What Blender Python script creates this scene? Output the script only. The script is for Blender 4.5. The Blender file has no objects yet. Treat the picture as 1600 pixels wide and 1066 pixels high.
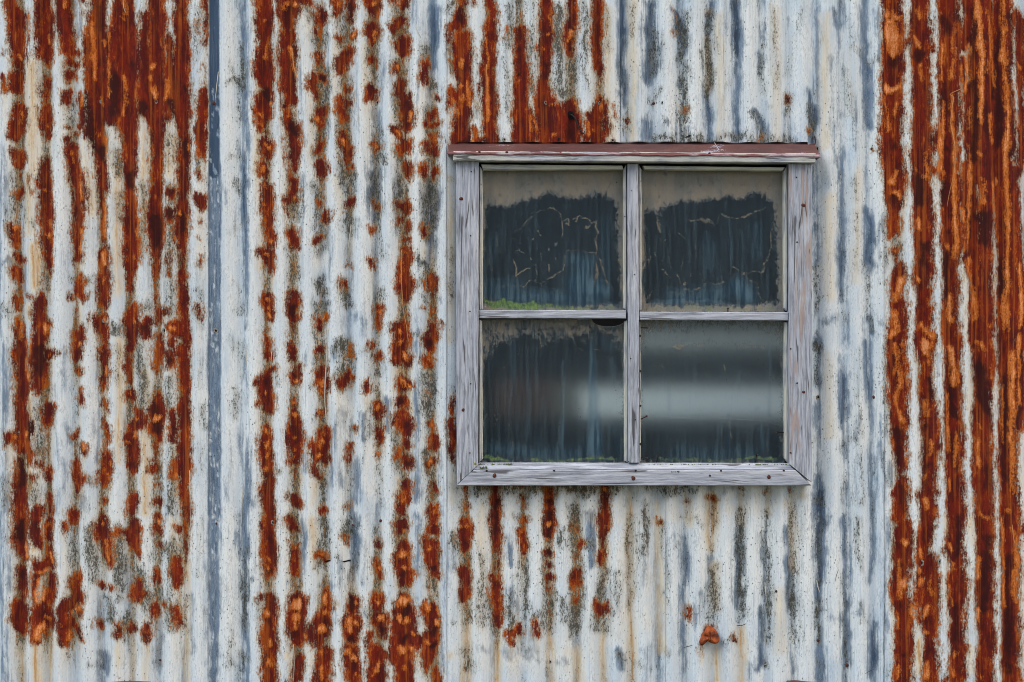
import bpy, bmesh, math, random
import numpy as np
from mathutils import Vector
random.seed(7)
S = 0.00177           # metres per photograph pixel on the wall
EYE = 1.60            # camera height
DIST = 3.933
scene = bpy.context.scene

# ------------------------------------------------------------------ camera
cam_d = bpy.data.cameras.new('camera')
cam = bpy.data.objects.new('camera', cam_d)
scene.collection.objects.link(cam)
cam.location = (0, -DIST, EYE)
cam.rotation_euler = (math.radians(90), 0, 0)
cam_d.lens = 50; cam_d.sensor_width = 36
cam_d.clip_start = 0.05; cam_d.clip_end = 900
scene.camera = cam

# ------------------------------------------------------------------ world, light, exposure
SUN_EL, SUN_AZ = math.radians(46), math.radians(-60)     # overcast brightness from the upper left
world = bpy.data.worlds.new("World"); scene.world = world; world.use_nodes = True
wn = world.node_tree.nodes; wl = world.node_tree.links
bg = wn['Background']; bg.inputs['Strength'].default_value = 0.085
sky = wn.new('ShaderNodeTexSky'); sky.sky_type = 'NISHITA'; sky.sun_disc = False
sky.sun_elevation = SUN_EL; sky.sun_rotation = math.radians(180) + SUN_AZ
sky.air_density = 1.0; sky.dust_density = 4.0; sky.ozone_density = 1.0
wl.new(sky.outputs[0], bg.inputs[0])
sun_d = bpy.data.lights.new('sun', 'SUN'); sun_d.energy = 1.35; sun_d.angle = math.radians(38)
sun_d.color = (1.0, 0.98, 0.95)
sun = bpy.data.objects.new('sun', sun_d); scene.collection.objects.link(sun)
dirv = Vector((math.sin(SUN_AZ)*math.cos(SUN_EL), -math.cos(SUN_AZ)*math.cos(SUN_EL), math.sin(SUN_EL)))
sun.rotation_euler = dirv.to_track_quat('Z', 'Y').to_euler()
sun.location = dirv*20
scene.view_settings.view_transform = 'Standard'; scene.view_settings.look = 'None'
scene.view_settings.exposure = 1.03; scene.view_settings.gamma = 1
scene.view_settings.use_curve_mapping = False
scene.render.film_transparent = False
scene.cycles.use_denoising = True
scene.cycles.max_bounces = 8
scene.cycles.filter_width = 0.95

# ------------------------------------------------------------------ coordinate helpers
def PX(x): return (x-800.0)*S
def PZ(y): return EYE-(y-533.0)*S
def W(x, y, d=0.0):
    """point of the wall plane at photograph position (x, y), d metres in front of it"""
    return Vector((PX(x), -d, PZ(y)))
COL = scene.collection
MARKS = """
B 0 0 3.9475
R 75,30,35 110,120,50 110,240,45 125,330,38 120,410,24
R 70,150,14 80,260,16
O 170,60,12 185,180,14 180,330,10 165,390,6
R 275,0,40 280,120,42 280,220,48 275,340,42 285,400,14
R 395,0,32 400,110,42 415,230,32 430,320,38
R 440,310,20 495,330,12
R 110,470,34 105,530,36
R 35,490,12 35,555,14
O 38,320,14
O 20,545,8 120,545,12
R 285,480,16 280,545,14 280,620,8
R 435,395,22 475,400,14
O 510,360,8 520,420,12
R 440,470,24
R 415,575,26 415,620,24
R 510,0,14
O 520,80,10 540,120,8
R 610,0,40 600,130,50 610,260,62 600,400,72 610,550,76 620,700,68 560,820,28
R 540,180,14 545,300,20
R 770,0,55 770,130,64 770,250,72 780,420,84 770,560,86 780,700,80 790,800,46 800,900,40 800,1066,32
R 700,180,22 690,300,40 690,500,50 690,740,36
R 900,110,22 900,280,32 900,420,40 900,560,50 890,690,34
R 970,0,46 970,150,52 970,330,48 970,500,58 960,650,58 970,780,40 970,900,32 965,1066,26
R 1040,240,14 1045,360,22 1040,500,45 1040,650,38 1030,740,20
R 1125,0,42 1110,120,36 1130,240,40 1125,400,48 1110,550,58 1120,700,50 1140,850,30 1130,1000,38
R 600,800,46 620,930,42 620,1066,28
R 120,680,38 120,780,44 85,840,22
R 110,950,30 115,1000,28
R 285,690,42 290,760,46 290,830,22
R 280,990,20 285,1066,18
R 445,920,36 455,1000,36 470,1060,22
R 500,600,14 515,680,26 510,770,18
O 480,820,24
O 425,770,15
R 420,860,14
R 1268,0,14 1273,120,15 1272,260,8
R 1255,560,20 1250,650,28 1245,780,30 1245,900,30 1240,970,12
O 1220,150,12 1225,190,12
O 1250,430,8
O 1255,500,10
H 680,180,4 682,320,6 672,420,7 685,560,7 675,600,4
H 640,260,9 645,290,6
H 575,150,5 580,300,4 590,480,4
H 300,215,12 305,240,10
H 765,470,7 770,560,9 770,700,5
H 940,420,14 950,410,12
H 930,490,8
H 1028,490,6 1030,620,9
H 950,560,14 960,580,12
H 515,560,8 510,660,10
H 605,840,6
H 660,880,12 680,1000,10
H 120,350,10 130,370,8
H 765,0,4 770,80,5
H 175,100,5 185,220,5
H 410,20,4 405,70,4
H.7 760,100,10
H.7 290,780,10
H.6 130,700,10 125,760,9
H.7 440,930,8 450,990,6
H.6 850,540,6 845,600,8
H.6 740,770,6 745,830,6
H 1165,910,5
H.6 630,600,6 635,650,6
D 545,600,18 560,850,22 575,930,16
D 700,480,28 710,700,26
D 1060,650,20 1060,720,16
D 625,930,26 640,1000,14
D 890,660,34 870,720,14
D 1130,880,22 1140,950,16
D.6 640,30,40 620,160,30
D.6 250,100,12 245,260,14
D.6 900,150,18 905,300,18
D.6 1110,60,20 1145,150,14
D.7 740,880,22
D.7 1150,560,20
D.6 820,410,20
D.6 440,0,20 430,100,20
Z 1320,0,34 1320,1066,36
Z.8 1512,0,16 1510,200,18 1525,600,20 1515,800,22 1520,1066,18
Z.5 10,900,14 25,1066,26
Z.6 490,30,18 485,200,20
Z.6 1300,0,16 1305,60,16
Z.4 320,480,24 320,640,24
G 1490,380,14 1500,500,20 1440,500,20
G.8 1490,280,10 1480,400,14 1480,790,10
G.6 1460,960,26 1500,970,16
G.6 1060,850,40 1050,1000,40
G.7 1220,60,18 1220,300,24 1215,360,20
G.5 1195,450,18 1195,750,20
G.7 440,650,36 440,760,40
G.6 120,870,45 130,960,40
G.6 490,370,24 420,420,26
G.7 690,60,14 690,120,12
G.6 910,40,24 900,80,16
G.7 1070,60,14 1080,180,14 1085,300,12
G.6 250,420,24 270,560,24
G.6 275,620,20
G.5 350,860,16 345,960,14
G.9 1220,1000,24 1225,1066,24
G.9 730,920,30 740,1066,34
T.8 200,400,40 200,600,45 200,900,40 210,1066,26
T 890,780,22 900,1066,22
T.8 710,930,24 700,1040,24
T.8 1060,850,36 1050,1066,36
T.7 120,850,35 125,1066,35
T.7 520,880,20 540,1066,20
T.6 920,30,20
T.6 690,100,20
W 1400,100,30 1400,600,40 1390,960,30
W.7 350,60,16 350,400,20 330,800,24
W.8 1340,200,10 1345,1066,8

B 0 260 3.9475
R 275,0,24 275,70,32 275,150,34 285,250,34 290,340,38 295,440,34 295,570,28 305,650,14
R 460,0,32 465,70,38 490,150,38 480,230,26 490,300,32 485,380,36 470,460,26 480,560,26 495,600,8
R 520,60,12 530,130,10 515,200,14 530,260,10
R 610,0,22 635,70,28 640,140,30 630,200,16 635,280,18 635,380,14 640,440,12
R 640,510,28 645,580,30 640,640,22 640,700,36 635,780,34 635,860,22
R 640,930,22 620,970,46 640,1030,34 635,1066,16
R 800,0,36 800,80,34 800,150,30 805,230,32 810,330,44 815,440,46 815,530,54 810,580,44 800,640,20 800,740,14
O 800,740,12 800,840,10
R 830,880,28 810,960,46 815,1040,40
R 900,970,32 890,1040,30
R 965,0,22 960,110,30 960,200,34 955,300,50 965,400,55 970,480,44 965,540,24 965,660,16
O 965,660,18 960,800,16 970,860,14
R 975,880,22 975,960,16
R 1130,0,28 1125,90,36 1125,200,34 1120,330,38 1125,420,36 1120,480,22
O 1130,480,28 1130,640,24
R 1125,680,26 1125,720,14 1125,800,24 1135,880,26 1140,980,26 1145,1066,26
R 1055,280,26 1055,350,20
R 1050,150,22
R 1085,1000,46
R 1010,890,20
O 1050,560,22 1050,640,16
O 1080,440,18
O 120,40,18
R 120,160,24
O 185,150,14 190,60,10
R 95,370,26 100,440,26 100,490,18
R 120,565,28
R 105,650,26 110,700,18
O 120,560,16 120,780,16
R 110,830,22 110,900,16
R 250,840,34 235,900,22 260,980,48 250,1050,40
R 115,980,28 130,1066,24
O 180,800,20
R 500,700,22 495,780,34 520,800,24
R 440,800,14
R 500,1010,14 480,1060,18
R 1245,190,34 1250,220,26
O 1230,50,28
O 1235,330,14
R 1265,170,12
O 1230,430,8
O 1235,580,16 1225,620,8
R 1240,880,10 1240,920,10
H 300,330,10 310,370,8
H 300,440,14
H 510,100,10 515,180,9
H 505,400,10 500,540,8
H 650,250,5 650,420,5
H 645,520,12 650,590,14
H.8 640,700,12
H 855,320,6 850,440,6
H.7 825,550,10
H 500,20,7
H.6 945,180,8
H 840,870,6 845,900,6
H 650,950,12
H 1065,1000,14
H 280,970,10 290,1010,8
H.7 830,970,10
H 1100,300,8
H 1090,440,8
H 100,365,10
H 190,150,6
H 135,960,8 130,1060,8
H.7 495,700,8
H.8 450,800,10
H.8 975,1030,10
H 270,140,5
D 960,340,34 965,440,30 960,500,18
D 1060,260,22 1060,330,18
D 800,60,22 805,130,18
D 1120,320,26 1130,380,20
D.6 475,240,18 480,320,16
D.6 640,840,20
D.8 1055,140,18
D.7 890,1000,26
D.6 600,1000,20
D.6 275,100,14 280,200,14
Z.8 1323,0,44 1323,1066,44
Z.7 1520,0,20 1515,300,24 1515,1000,18
Z.9 10,0,8 8,1066,8
Z.5 60,60,24 60,250,24
Z.7 60,600,30 140,620,26 150,760,26
Z.5 420,500,14 420,600,14
Z.5 600,300,12 600,600,12
Z.4 700,300,10 690,700,14
Z.4 920,560,12 920,760,12
Z.5 1350,100,30 1385,150,8 1380,260,8
G.8 100,60,40 110,250,44 120,320,36
G.6 40,260,30 60,420,30
G.7 210,330,30
G.7 30,840,24 60,940,30
G.8 740,180,26 740,320,28
G.8 890,140,26 890,260,28 880,500,24
G.9 1050,120,34 1060,400,30 1060,640,28 1060,900,30
G.6 610,200,24
G.8 470,680,34 560,700,30
G.9 720,990,44
G.8 1225,780,20 1220,900,20 1240,990,14
G.9 900,880,30
G.7 530,1010,14
G.6 440,1020,14
G.5 1480,150,14 1480,200,14
D 1450,545,8 1470,525,8 1500,540,6
G.7 1495,900,18
G 1330,900,16 1335,1010,18
G.6 1225,600,10 1225,720,12
T.9 220,500,40 230,740,36
T 725,0,24 725,400,24 730,720,18 720,800,10
T.8 180,60,34 190,400,30
T.9 880,0,24 880,300,20 875,500,18
T.9 560,60,20 570,280,18
T 485,600,26 495,660,20
T 300,690,12 295,800,8
T.8 500,860,24 500,960,18
T.6 1040,30,20
T.8 185,860,26 190,930,20
T.5 1230,300,16 1230,560,14
W 370,60,40 380,350,40 370,620,36
W 550,560,40 560,640,36
W 860,640,30 850,800,24
W 1030,680,24
W 1420,60,40 1420,600,40 1430,1000,40
W.8 1345,30,8 1360,500,8 1350,1066,6

B 0 530 3.9475
R 130,0,24 130,60,40 140,150,40 145,280,40 135,400,32 145,500,40 160,580,50 160,640,40 190,700,20 190,750,8
R 70,600,26 60,640,20
R 120,600,30 130,680,30
R 240,0,40 230,90,40 250,180,44 240,280,40 240,330,10
R 290,90,40 330,90,20
R 290,160,20 290,210,14
R 300,420,30 295,480,30 295,530,18
R 330,410,14
R 120,770,20 125,830,32 130,930,36 125,1066,44
R 235,760,14
R 295,800,30 300,850,18
R 310,960,18 310,1066,16
R 245,1050,20
R 195,850,16
O 265,680,14
R 475,0,38 470,80,36 475,120,22
R 495,210,16
R 500,320,12 495,400,14
O 470,385,16 510,400,14
R 460,585,20
R 515,670,16 520,710,10
R 470,770,16 475,850,24 475,910,18 475,940,10
R 525,860,18
R 455,1060,22
R 640,20,20 645,100,24 645,140,14 645,220,20 640,290,16
R 645,380,12 650,420,14
R 655,520,12 660,580,26 660,610,20
R 655,700,26 655,800,34 640,870,30 650,900,14
R 640,1000,18
R 820,0,24 800,80,20 790,140,14 795,200,14 790,270,10
R 800,350,32
R 860,440,22 860,510,26 820,540,26
R 815,600,40 820,700,42 820,790,24
R 890,490,24
R 820,960,24 810,1020,28 805,1066,24
R 985,0,30 980,80,40 970,150,24 970,190,10
R 970,320,12 970,370,34 970,470,48 970,560,42 980,630,20
O 985,700,10
R 945,780,28
O 970,900,18
R 970,1010,22
R 1065,0,14 1070,60,16
R 1060,110,24 1060,160,12
R 1130,60,34 1130,140,36 1135,260,28 1135,400,22 1140,500,36 1135,640,36 1140,780,36 1135,900,30 1150,1066,26
R 1060,440,20 1065,540,24 1070,640,14
R 1090,780,36 1080,830,28
R 350,90,8
H 185,0,8 170,160,6 180,250,7
H 310,90,10
H 490,40,12
H 165,580,10 170,600,8
H 90,600,8
H 655,180,6 655,220,5
H 965,490,18 985,485,10
H 845,480,6
H 840,560,6 840,600,6
H 790,645,10
H 515,660,10 518,690,7
H 660,575,10
H 515,330,8
H.7 670,760,10
H.7 1075,840,12
H.7 985,40,9
H.5 800,345,10
H.6 665,850,8
H 655,830,4
D 200,540,26 200,620,20
D 250,60,30 240,200,30
D 130,770,24 130,900,24
D 970,560,24 950,400,14
D.8 1070,560,16 1065,620,10
D.7 820,760,26
D 1060,140,14
D.7 640,60,14
D.7 470,90,20
D.7 240,760,16
D.6 860,500,14
D.7 185,850,10
Z.8 1322,0,44 1322,1066,44
Z 1320,560,24 1340,700,20
Z.6 1500,380,12 1480,700,18 1525,900,30 1520,1066,34
Z.6 40,60,34 50,300,40 30,560,24 40,700,30 50,1066,30
Z.6 400,60,14 400,300,16
Z.6 410,540,24 430,640,22
Z.7 600,100,14 600,400,14 590,600,14 600,740,12
Z.5 330,300,16 340,560,16 410,850,20 350,1066,20
Z.6 760,460,14 770,540,12
Z.6 490,960,40 530,1040,24
Z.4 250,740,20 250,960,20
Z.5 1240,90,16 1240,200,20
Z.5 920,1000,30
G.8 250,380,40 250,680,40 265,740,30
G 190,880,24 220,1000,28
G.7 480,160,34 480,300,24 480,480,24
G.7 480,640,30 480,720,24
G.8 570,860,30 600,880,30
G 870,60,30 880,260,30 880,430,40
G.9 1050,240,30 1050,380,40
G.7 720,60,14 725,260,14
G 1250,420,18 1255,520,14
G.6 1235,120,14 1245,300,14
G.8 970,720,36 970,840,38 970,1000,36
G.8 820,860,34 815,900,30
G.9 1060,700,26 1070,900,30 1050,1066,26
G.7 810,420,20
G.7 30,860,30 40,1000,34
G.7 1430,420,20 1440,470,16
G.6 1240,640,10 1240,900,14
G.5 1460,40,20 1480,200,20
G.8 650,950,24
G.8 480,960,24 480,1050,24
T 185,320,20 200,500,24
T 740,0,20 735,500,18 730,760,14
T 905,520,30 900,760,24 900,1066,24
T 180,740,24 190,940,30
T.8 300,620,24 300,900,26
T.8 900,200,26 900,400,20
T.9 1085,660,20 1090,960,22
T.6 490,520,20
T.6 1090,0,14
W 180,440,12
W 570,300,34 560,600,36 580,740,24
W.8 400,380,30 380,600,26
W 700,260,24 700,700,24 740,800,20
W 1420,60,40 1410,500,40 1420,1000,36
W.7 870,160,16
W 1010,700,12 1020,900,20
W.8 1352,0,8 1355,500,8 1352,1066,8

B 0 796 3.9475
R 130,0,40 130,120,40 130,230,42 150,300,20
R 130,380,26 135,460,34 140,520,20
R 125,600,38 125,680,48 135,735,40
R 180,20,10
R 235,20,26 215,80,24 225,170,34 240,230,14
R 305,70,18 300,150,20 305,210,14
R 300,270,26 320,320,24 300,340,40 250,370,40 230,330,20
R 220,400,16 215,500,14 225,560,12
R 330,430,26 310,510,30 290,570,40
R 235,610,40 250,680,54 240,740,40 230,800,24
R 300,640,34 320,720,12
R 400,90,16 405,130,8
R 455,20,34 450,80,14
R 480,400,14 460,470,28 480,540,38 430,580,36 380,620,30 400,700,38 400,780,34 400,830,24
R 430,700,20 490,780,12
R 490,620,20
R 630,80,28 630,140,38 660,200,36 670,270,34 690,330,18
R 610,130,26
R 830,100,34 810,150,48 830,210,34 845,270,12
R 760,150,16
R 725,150,16
O 730,140,14 700,150,10
R 975,70,20 970,130,24
O 980,220,26
R 1100,100,22
R 1155,0,16 1160,80,10
O 1145,0,24 1145,150,24 1145,330,18
R 1095,330,28 1095,400,34 1095,450,16
O 1050,380,10
R 965,390,18 965,430,22
R 620,470,20
R 685,485,12
R 860,440,16 850,510,34 830,540,30 890,520,16
R 730,710,16 730,760,14
R 815,740,22
R 905,740,26 905,790,20 915,690,12
R 960,610,22 960,640,24
R 1010,580,10
R 1090,600,14 1110,690,20
R 610,710,14
H 160,230,12 165,300,10
H 255,460,30 250,540,28 230,500,14
H 305,290,12 325,320,10
H 240,380,12 290,400,14
H 250,730,18 240,790,14
H 285,685,14
H 650,190,9 660,240,9 670,300,8
H 635,100,7
H 420,800,8 415,760,6
H 450,640,16 490,610,14
H 300,90,8
H 985,90,12
H 855,620,8 860,650,6
H.8 200,380,5 190,550,5
H.7 380,700,6
D 300,465,10
D 130,90,20 120,180,24
D 225,90,20
D 130,400,14
D.7 260,650,30
D 735,730,10
D 905,760,14
D.8 400,720,14
D 480,780,16
D.6 840,150,20
Z.8 1324,0,42 1320,700,40 1325,1066,36
Z 1515,80,20 1515,600,20
Z.6 20,0,20 20,500,24 30,1066,30
Z.6 80,250,14 60,500,20
Z.8 640,900,50 650,990,30 600,960,20
Z.7 990,780,24 970,860,30 980,1000,20
Z.5 640,780,24
Z.6 150,960,20 150,1066,20
Z.6 1190,540,12 1180,900,16
Z.5 780,300,14 740,520,14 860,900,14
Z.8 1520,1000,20 1520,1066,24
Z.5 460,900,24 450,1030,20
Z.6 1480,120,14 1480,300,12
G 1515,260,14 1515,600,24 1510,720,14
G.8 1520,930,20
G 450,130,30 450,350,26
G 560,140,30 570,300,40 570,460,20
G 730,120,30 740,300,40 740,560,30
G.9 850,350,40 900,600,40 960,540,40 970,480,30
G.8 960,300,50 1060,200,40 1060,500,40 1060,690,50
G 650,560,30 680,680,40
G 770,690,40 770,790,20
G.8 1140,560,26 1150,760,20
G.6 1270,620,14 1270,700,10
G.8 985,930,14
G.8 570,970,12
G.9 490,700,30
G.6 60,60,24 60,180,20
G.7 220,10,30
G.7 1240,60,14 1220,400,14
G.6 1430,950,24
G.5 1390,500,20
T 130,780,20 130,1066,24
T 225,840,24 230,1066,26
T 305,780,22 300,1066,18
T.9 400,170,10
T.9 440,860,20
T 735,830,12 735,960,10
T 815,830,16 815,1066,14
T 905,840,16 900,1040,14
T 1145,300,22 1150,640,20 1150,1066,14
T.8 1070,60,20 1070,300,20
T.9 190,300,16
T.8 210,250,30
T.6 720,230,20
W 1420,60,40 1420,400,36 1420,800,50 1510,850,24
W 390,300,30 380,480,26
W 540,560,30 530,800,30
W 1230,200,30 1230,700,30 1220,1066,30
W.7 700,560,24
W.7 880,660,16
W.8 1350,200,6 1350,900,6

B 350 0 3.9475
R 250,0,46 250,80,48 245,150,56 250,240,40 250,340,50 250,450,56 260,510,42
R 280,510,16 265,570,30 245,620,40 245,700,44 235,740,30
R 215,770,18 215,820,10
R 265,900,44 260,950,30
R 240,1050,22
R 400,0,60 400,80,60 395,140,36
R 480,0,20 520,30,20
R 395,210,36 400,300,48 395,400,46 395,520,44 400,600,38 380,650,22
R 385,680,20 395,740,32 430,800,38 440,880,30 440,960,30 430,1010,18
O 380,820,10 385,1066,12
R 600,40,16 595,95,34 590,120,26
R 570,190,16
R 580,340,22 585,370,18
R 600,470,28
R 540,480,16 545,540,26 560,580,14
R 600,680,28 580,720,26 590,780,12
R 595,890,22 575,920,22
R 600,1040,32
R 700,0,30 700,60,24
R 780,0,28 785,80,18 785,130,14
R 705,220,14
R 790,215,20
R 765,320,30 745,370,34 710,430,28
R 765,550,16
R 720,620,24 715,680,18 750,740,20 
R 770,620,16
R 730,810,12 735,860,24 770,930,32 750,980,18
R 910,0,50 925,60,36 940,100,12
R 920,210,46 920,180,36
R 915,380,22 920,410,14
R 905,560,32 900,600,26
R 935,560,14
R 940,910,18
R 1050,0,22
R 1115,0,30 1100,20,14
R 1090,130,30 1050,170,22
R 1100,270,48 1115,330,30
R 1070,260,24
R 1060,430,16
R 1095,490,18 1080,560,20 1120,600,34 1130,680,36 1130,770,34
R 1060,820,22 1095,850,14
R 1120,890,34 1090,930,34
R 1135,1030,26 1145,1066,16
R 1245,370,14 1230,490,16
R 1310,605,10
R 1305,700,18 1270,720,14
R 1310,760,18 1250,770,14
R 1300,860,24 1305,940,18
R 1240,1020,22 1230,1066,16
R 1245,920,16
R 1480,0,12 1470,60,14 1460,120,36 1440,180,36
R 1470,240,50 1455,330,50 1465,420,50 1485,480,36 1490,540,36 1480,600,46 1420,600,38
R 1480,680,44 1460,760,50 1460,860,54
R 1400,660,16
R 1545,860,26
R 1400,200,10 1395,260,4
H 380,20,12
H 440,40,14
H 370,50,10
H 255,360,10 258,290,6
H 240,120,6
H 410,290,9 430,400,4 455,490,3
H 930,200,10 920,240,8
H 580,340,6 575,360,6
H 265,905,14
H 245,1050,12
H 790,215,10
H 285,640,7
H 230,715,12
H 215,780,8
H 395,720,8
H 1060,430,9
H 1080,830,7
H 1145,690,7 1145,730,6
H 735,870,9 745,900,6
H 940,905,7
H 570,730,9
H 1465,370,6 1460,410,5
H 1400,690,9
H 1310,890,6
H 915,30,10
H.8 705,30,8
H.8 1480,590,7
H 1470,530,6
D 255,560,24 270,620,14 
D 420,780,26 460,830,12
D 435,270,14 440,500,10
D.8 600,90,20
D 605,470,22
D 780,40,20 785,120,14
D.8 765,320,16
D.7 770,930,18
D.7 1130,620,18 1120,760,20
D.8 940,60,18
D.7 1120,20,16
D.7 915,540,16
D.7 390,60,30 395,120,20
D.6 290,120,14 290,400,14
D.6 1460,90,26
D.7 1110,330,16
D 370,650,14
Z.8 120,0,18 120,220,22 130,500,28 130,900,26 135,1066,22
Z.9 1290,50,40 1290,200,44 1280,400,40
Z.6 1180,0,16 1170,140,18
Z.6 1200,500,14 1200,640,14
Z.7 940,700,44 950,800,40 930,1000,36
Z.5 490,500,16 490,900,18
Z.5 640,120,14 640,700,16 650,900,12
Z.5 810,340,12 815,700,14 830,1000,12
Z.6 980,360,14 980,700,14 990,900,12
Z.5 460,160,8 480,600,12 485,1000,12
Z.6 560,950,30 590,830,26
Z.5 1030,60,12 1030,500,14
Z.6 1080,620,20
Z.7 1270,540,30 1280,660,26
Z.6 740,230,40 
Z.5 760,480,40 760,590,30
Z.7 750,790,34
Z.6 1280,980,40
Z.5 330,120,12 335,900,12
G 110,370,20 110,540,24 50,500,20
G.8 110,760,14
G.7 60,970,30
G.6 30,380,14 60,450,16
G 510,70,30 590,160,44 590,250,50 590,290,40
G 600,420,50 600,620,50 590,840,44 600,970,40
G.9 740,130,50 740,250,50
G 750,500,50 750,580,44 740,800,50 740,1040,50
G.9 915,140,46 920,300,50 920,400,46 920,480,40
G.8 950,800,40 960,1000,40
G 1090,60,46 1080,190,50
G.9 1080,400,50 1080,500,36 1080,640,36 1090,740,40
G 1080,960,50 1100,1040,40
G 1240,300,26 1240,460,28 1300,540,34
G.9 1270,700,50 1280,850,50 1280,1000,50
G.8 390,180,44
G.8 250,770,44 260,850,44 260,1000,44
G.7 400,840,20 395,1000,20
G.8 1410,100,24 1410,260,16
G.7 1400,20,14
G 450,700,20
G.9 1350,860,10 1370,880,10
G.6 1395,460,14
T.9 215,550,18 220,620,14
T 210,830,14 210,1066,14
T.9 385,170,40
T.8 535,600,14 540,800,14 540,1000,12
T.8 700,230,20 690,520,16 700,760,12 715,1000,10
T.8 870,280,14 880,700,12
T.8 1050,740,14
T.8 1120,350,24
T.8 1100,960,30
T.6 335,250,12 335,360,10
W 50,100,40 50,400,30 40,700,50 30,1000,40
W 170,50,16 170,400,16 175,900,18
W.8 325,120,10 325,500,10 335,1000,12
W 490,90,16 490,300,20 500,700,12 510,900,14
W 655,80,20 660,500,24 665,1000,24
W 830,60,26 835,400,26 830,1000,30
W 1000,80,26 1005,500,26 1010,1000,28
W 1165,300,20 1185,700,26 1185,1000,24
W 1310,510,24
W 1355,40,18 1355,500,18 1350,1000,16
W.9 1230,640,14
W.9 1410,300,16 1400,500,30

B 350 260 3.9475
R 240,0,26 240,40,28 240,60,20
R 265,130,22 270,190,36 265,270,34 268,320,20 265,400,22 285,460,28
R 285,450,30 280,490,26
R 245,540,26 270,550,28 285,620,20 285,660,8
R 268,800,32 270,860,34 280,910,28
R 430,80,28 430,140,26 400,200,22
R 435,215,18
O 375,210,16 380,300,12
R 415,400,28 430,450,30 440,490,20
R 430,790,26 430,860,36 430,930,32
O 420,960,18 420,1010,18
R 600,0,36 605,50,16 605,90,6
R 595,230,10
R 635,300,14 635,330,16
R 580,430,14 550,450,12
R 780,0,12
R 770,240,26
O 770,290,16
O 765,610,18 
R 735,730,12
R 590,930,14 590,1000,16
R 620,940,12
R 940,240,8
R 908,380,10
R 905,580,14 905,620,12
R 960,890,20 950,940,14 945,990,8
R 1130,0,28 1135,60,18
R 1080,240,20 1110,240,28 1120,280,18
R 1070,330,14
R 1130,360,16 1125,400,8
R 1115,450,12
R 1120,520,26 1130,560,24 1100,620,32 1115,700,46 1115,760,38 1130,820,14
R 1080,1020,38 1110,960,20 1100,1060,44
R 1050,1020,14
R 1220,0,22 1225,30,12
R 1300,20,24
R 1240,380,12 1240,410,10
R 1290,680,16 1285,720,18 1290,790,12
O 1235,740,20
R 1300,970,26 1285,1050,30
R 1290,880,10
R 1240,1055,18
R 1460,210,7
O 1225,880,10
H 240,40,9
H 258,130,5
H 245,240,9
H 285,480,8
H 255,550,7
H 265,815,9
H 275,870,9
H 280,910,14
H 435,215,8
H.6 770,610,9
H 615,940,6
H 905,560,5
H 1095,600,4 1095,700,4
H 960,900,6
H 1090,1025,8
H.6 1120,540,6
H 1290,880,5
H 1240,430,4 1240,470,4
D 430,870,20 430,910,18
D.8 430,90,14
D.6 270,170,14
D.6 1120,740,16
D.6 425,450,14
D.6 560,460,12
D 65,545,6 90,520,6 120,525,6
D.8 1150,700,6 1150,780,6
D.7 1010,1000,10
Z 130,0,24 125,200,24 130,440,20 140,700,10
Z.6 90,0,14 90,200,10
Z 930,30,40 930,200,44 930,320,28
Z.8 1080,60,30 1080,180,30 1070,380,16
Z 1280,80,44 1280,240,54 1270,380,44 1290,560,26
Z.6 490,60,16 490,350,14 470,500,10
Z.7 420,300,40 
Z.6 760,60,40 780,180,34
Z.7 600,140,40 620,380,40 610,500,24
Z.6 600,850,44
Z.8 1270,600,40 1210,590,12
Z.5 150,700,14 130,1000,20
Z.6 820,330,14 815,430,10
Z.5 950,700,26 930,800,24
Z.6 1310,840,24
Z.5 750,960,50 850,900,20 860,1040,26
Z.5 1175,700,8 1180,1000,10
Z.8 1190,1040,12
Z.6 1005,480,12
Z.4 660,380,20 660,700,14
G 390,340,10 400,500,24
G.9 420,60,46 430,320,50
G.8 560,130,40 600,200,50 590,360,50 590,500,36
G.9 770,60,50 770,200,44 770,380,40
G.7 930,60,44 940,250,44 940,420,30 970,560,24
G.9 1080,80,30 1070,300,34 1100,400,30
G.8 1280,60,50 1270,300,50 1270,420,40
G 1200,560,20 1280,640,34 1230,700,34 1290,820,26
G.9 1240,800,30 1290,900,30
G.8 435,560,44 430,700,40 430,760,30
G 600,720,44 620,780,26
G 740,730,34 770,850,44
G.8 960,780,30 950,850,30 940,1040,26
G.8 600,850,50 590,1066,44
G.6 260,960,30 265,1066,30
G.9 90,120,24 100,170,14
G.7 100,900,24 80,700,14
G.6 40,400,20 150,300,10
G.7 1040,720,14
G.5 200,1000,20
G.9 1020,1000,16 1180,1050,14
G.8 1400,500,14 1410,740,20 1400,860,12
G.6 1410,60,14
T.9 215,60,14 240,340,10 235,620,24 
T 290,700,18 285,780,12
T 430,560,24 425,660,26 430,730,18
T.8 390,60,12 380,340,10
T.6 700,60,14 720,280,10
T.8 275,960,20 275,1066,20
T.9 1120,860,20 1130,930,16
T.7 1240,500,14 1240,560,10
T.9 1400,60,20 1400,600,20 1400,1066,20
T.6 770,560,14 780,420,12
T.6 380,300,10 390,380,10
W 50,60,30 50,400,40 50,900,40
W 175,60,16 185,500,24 185,900,24
W 340,60,20 350,500,36 345,900,30
W 510,60,16 500,500,30 510,900,30
W.9 670,100,30 700,400,30 700,900,30
W 850,60,30 850,500,50 860,800,50
W 1010,60,24 1020,400,24 1020,800,20
W 1180,60,14 1180,400,14 1190,500,20
W 1350,60,10 1350,560,24 1345,1000,16
W 580,600,50 680,600,60 700,700,50
W.9 1250,480,26
W.8 620,980,10 630,1060,14
W.8 560,620,20

B 350 530 3.9475
R 265,0,20 265,60,20 275,100,34
R 300,200,18 270,220,14 260,270,40 260,340,46 265,400,40 265,440,20
R 215,280,12
R 210,380,10
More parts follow.
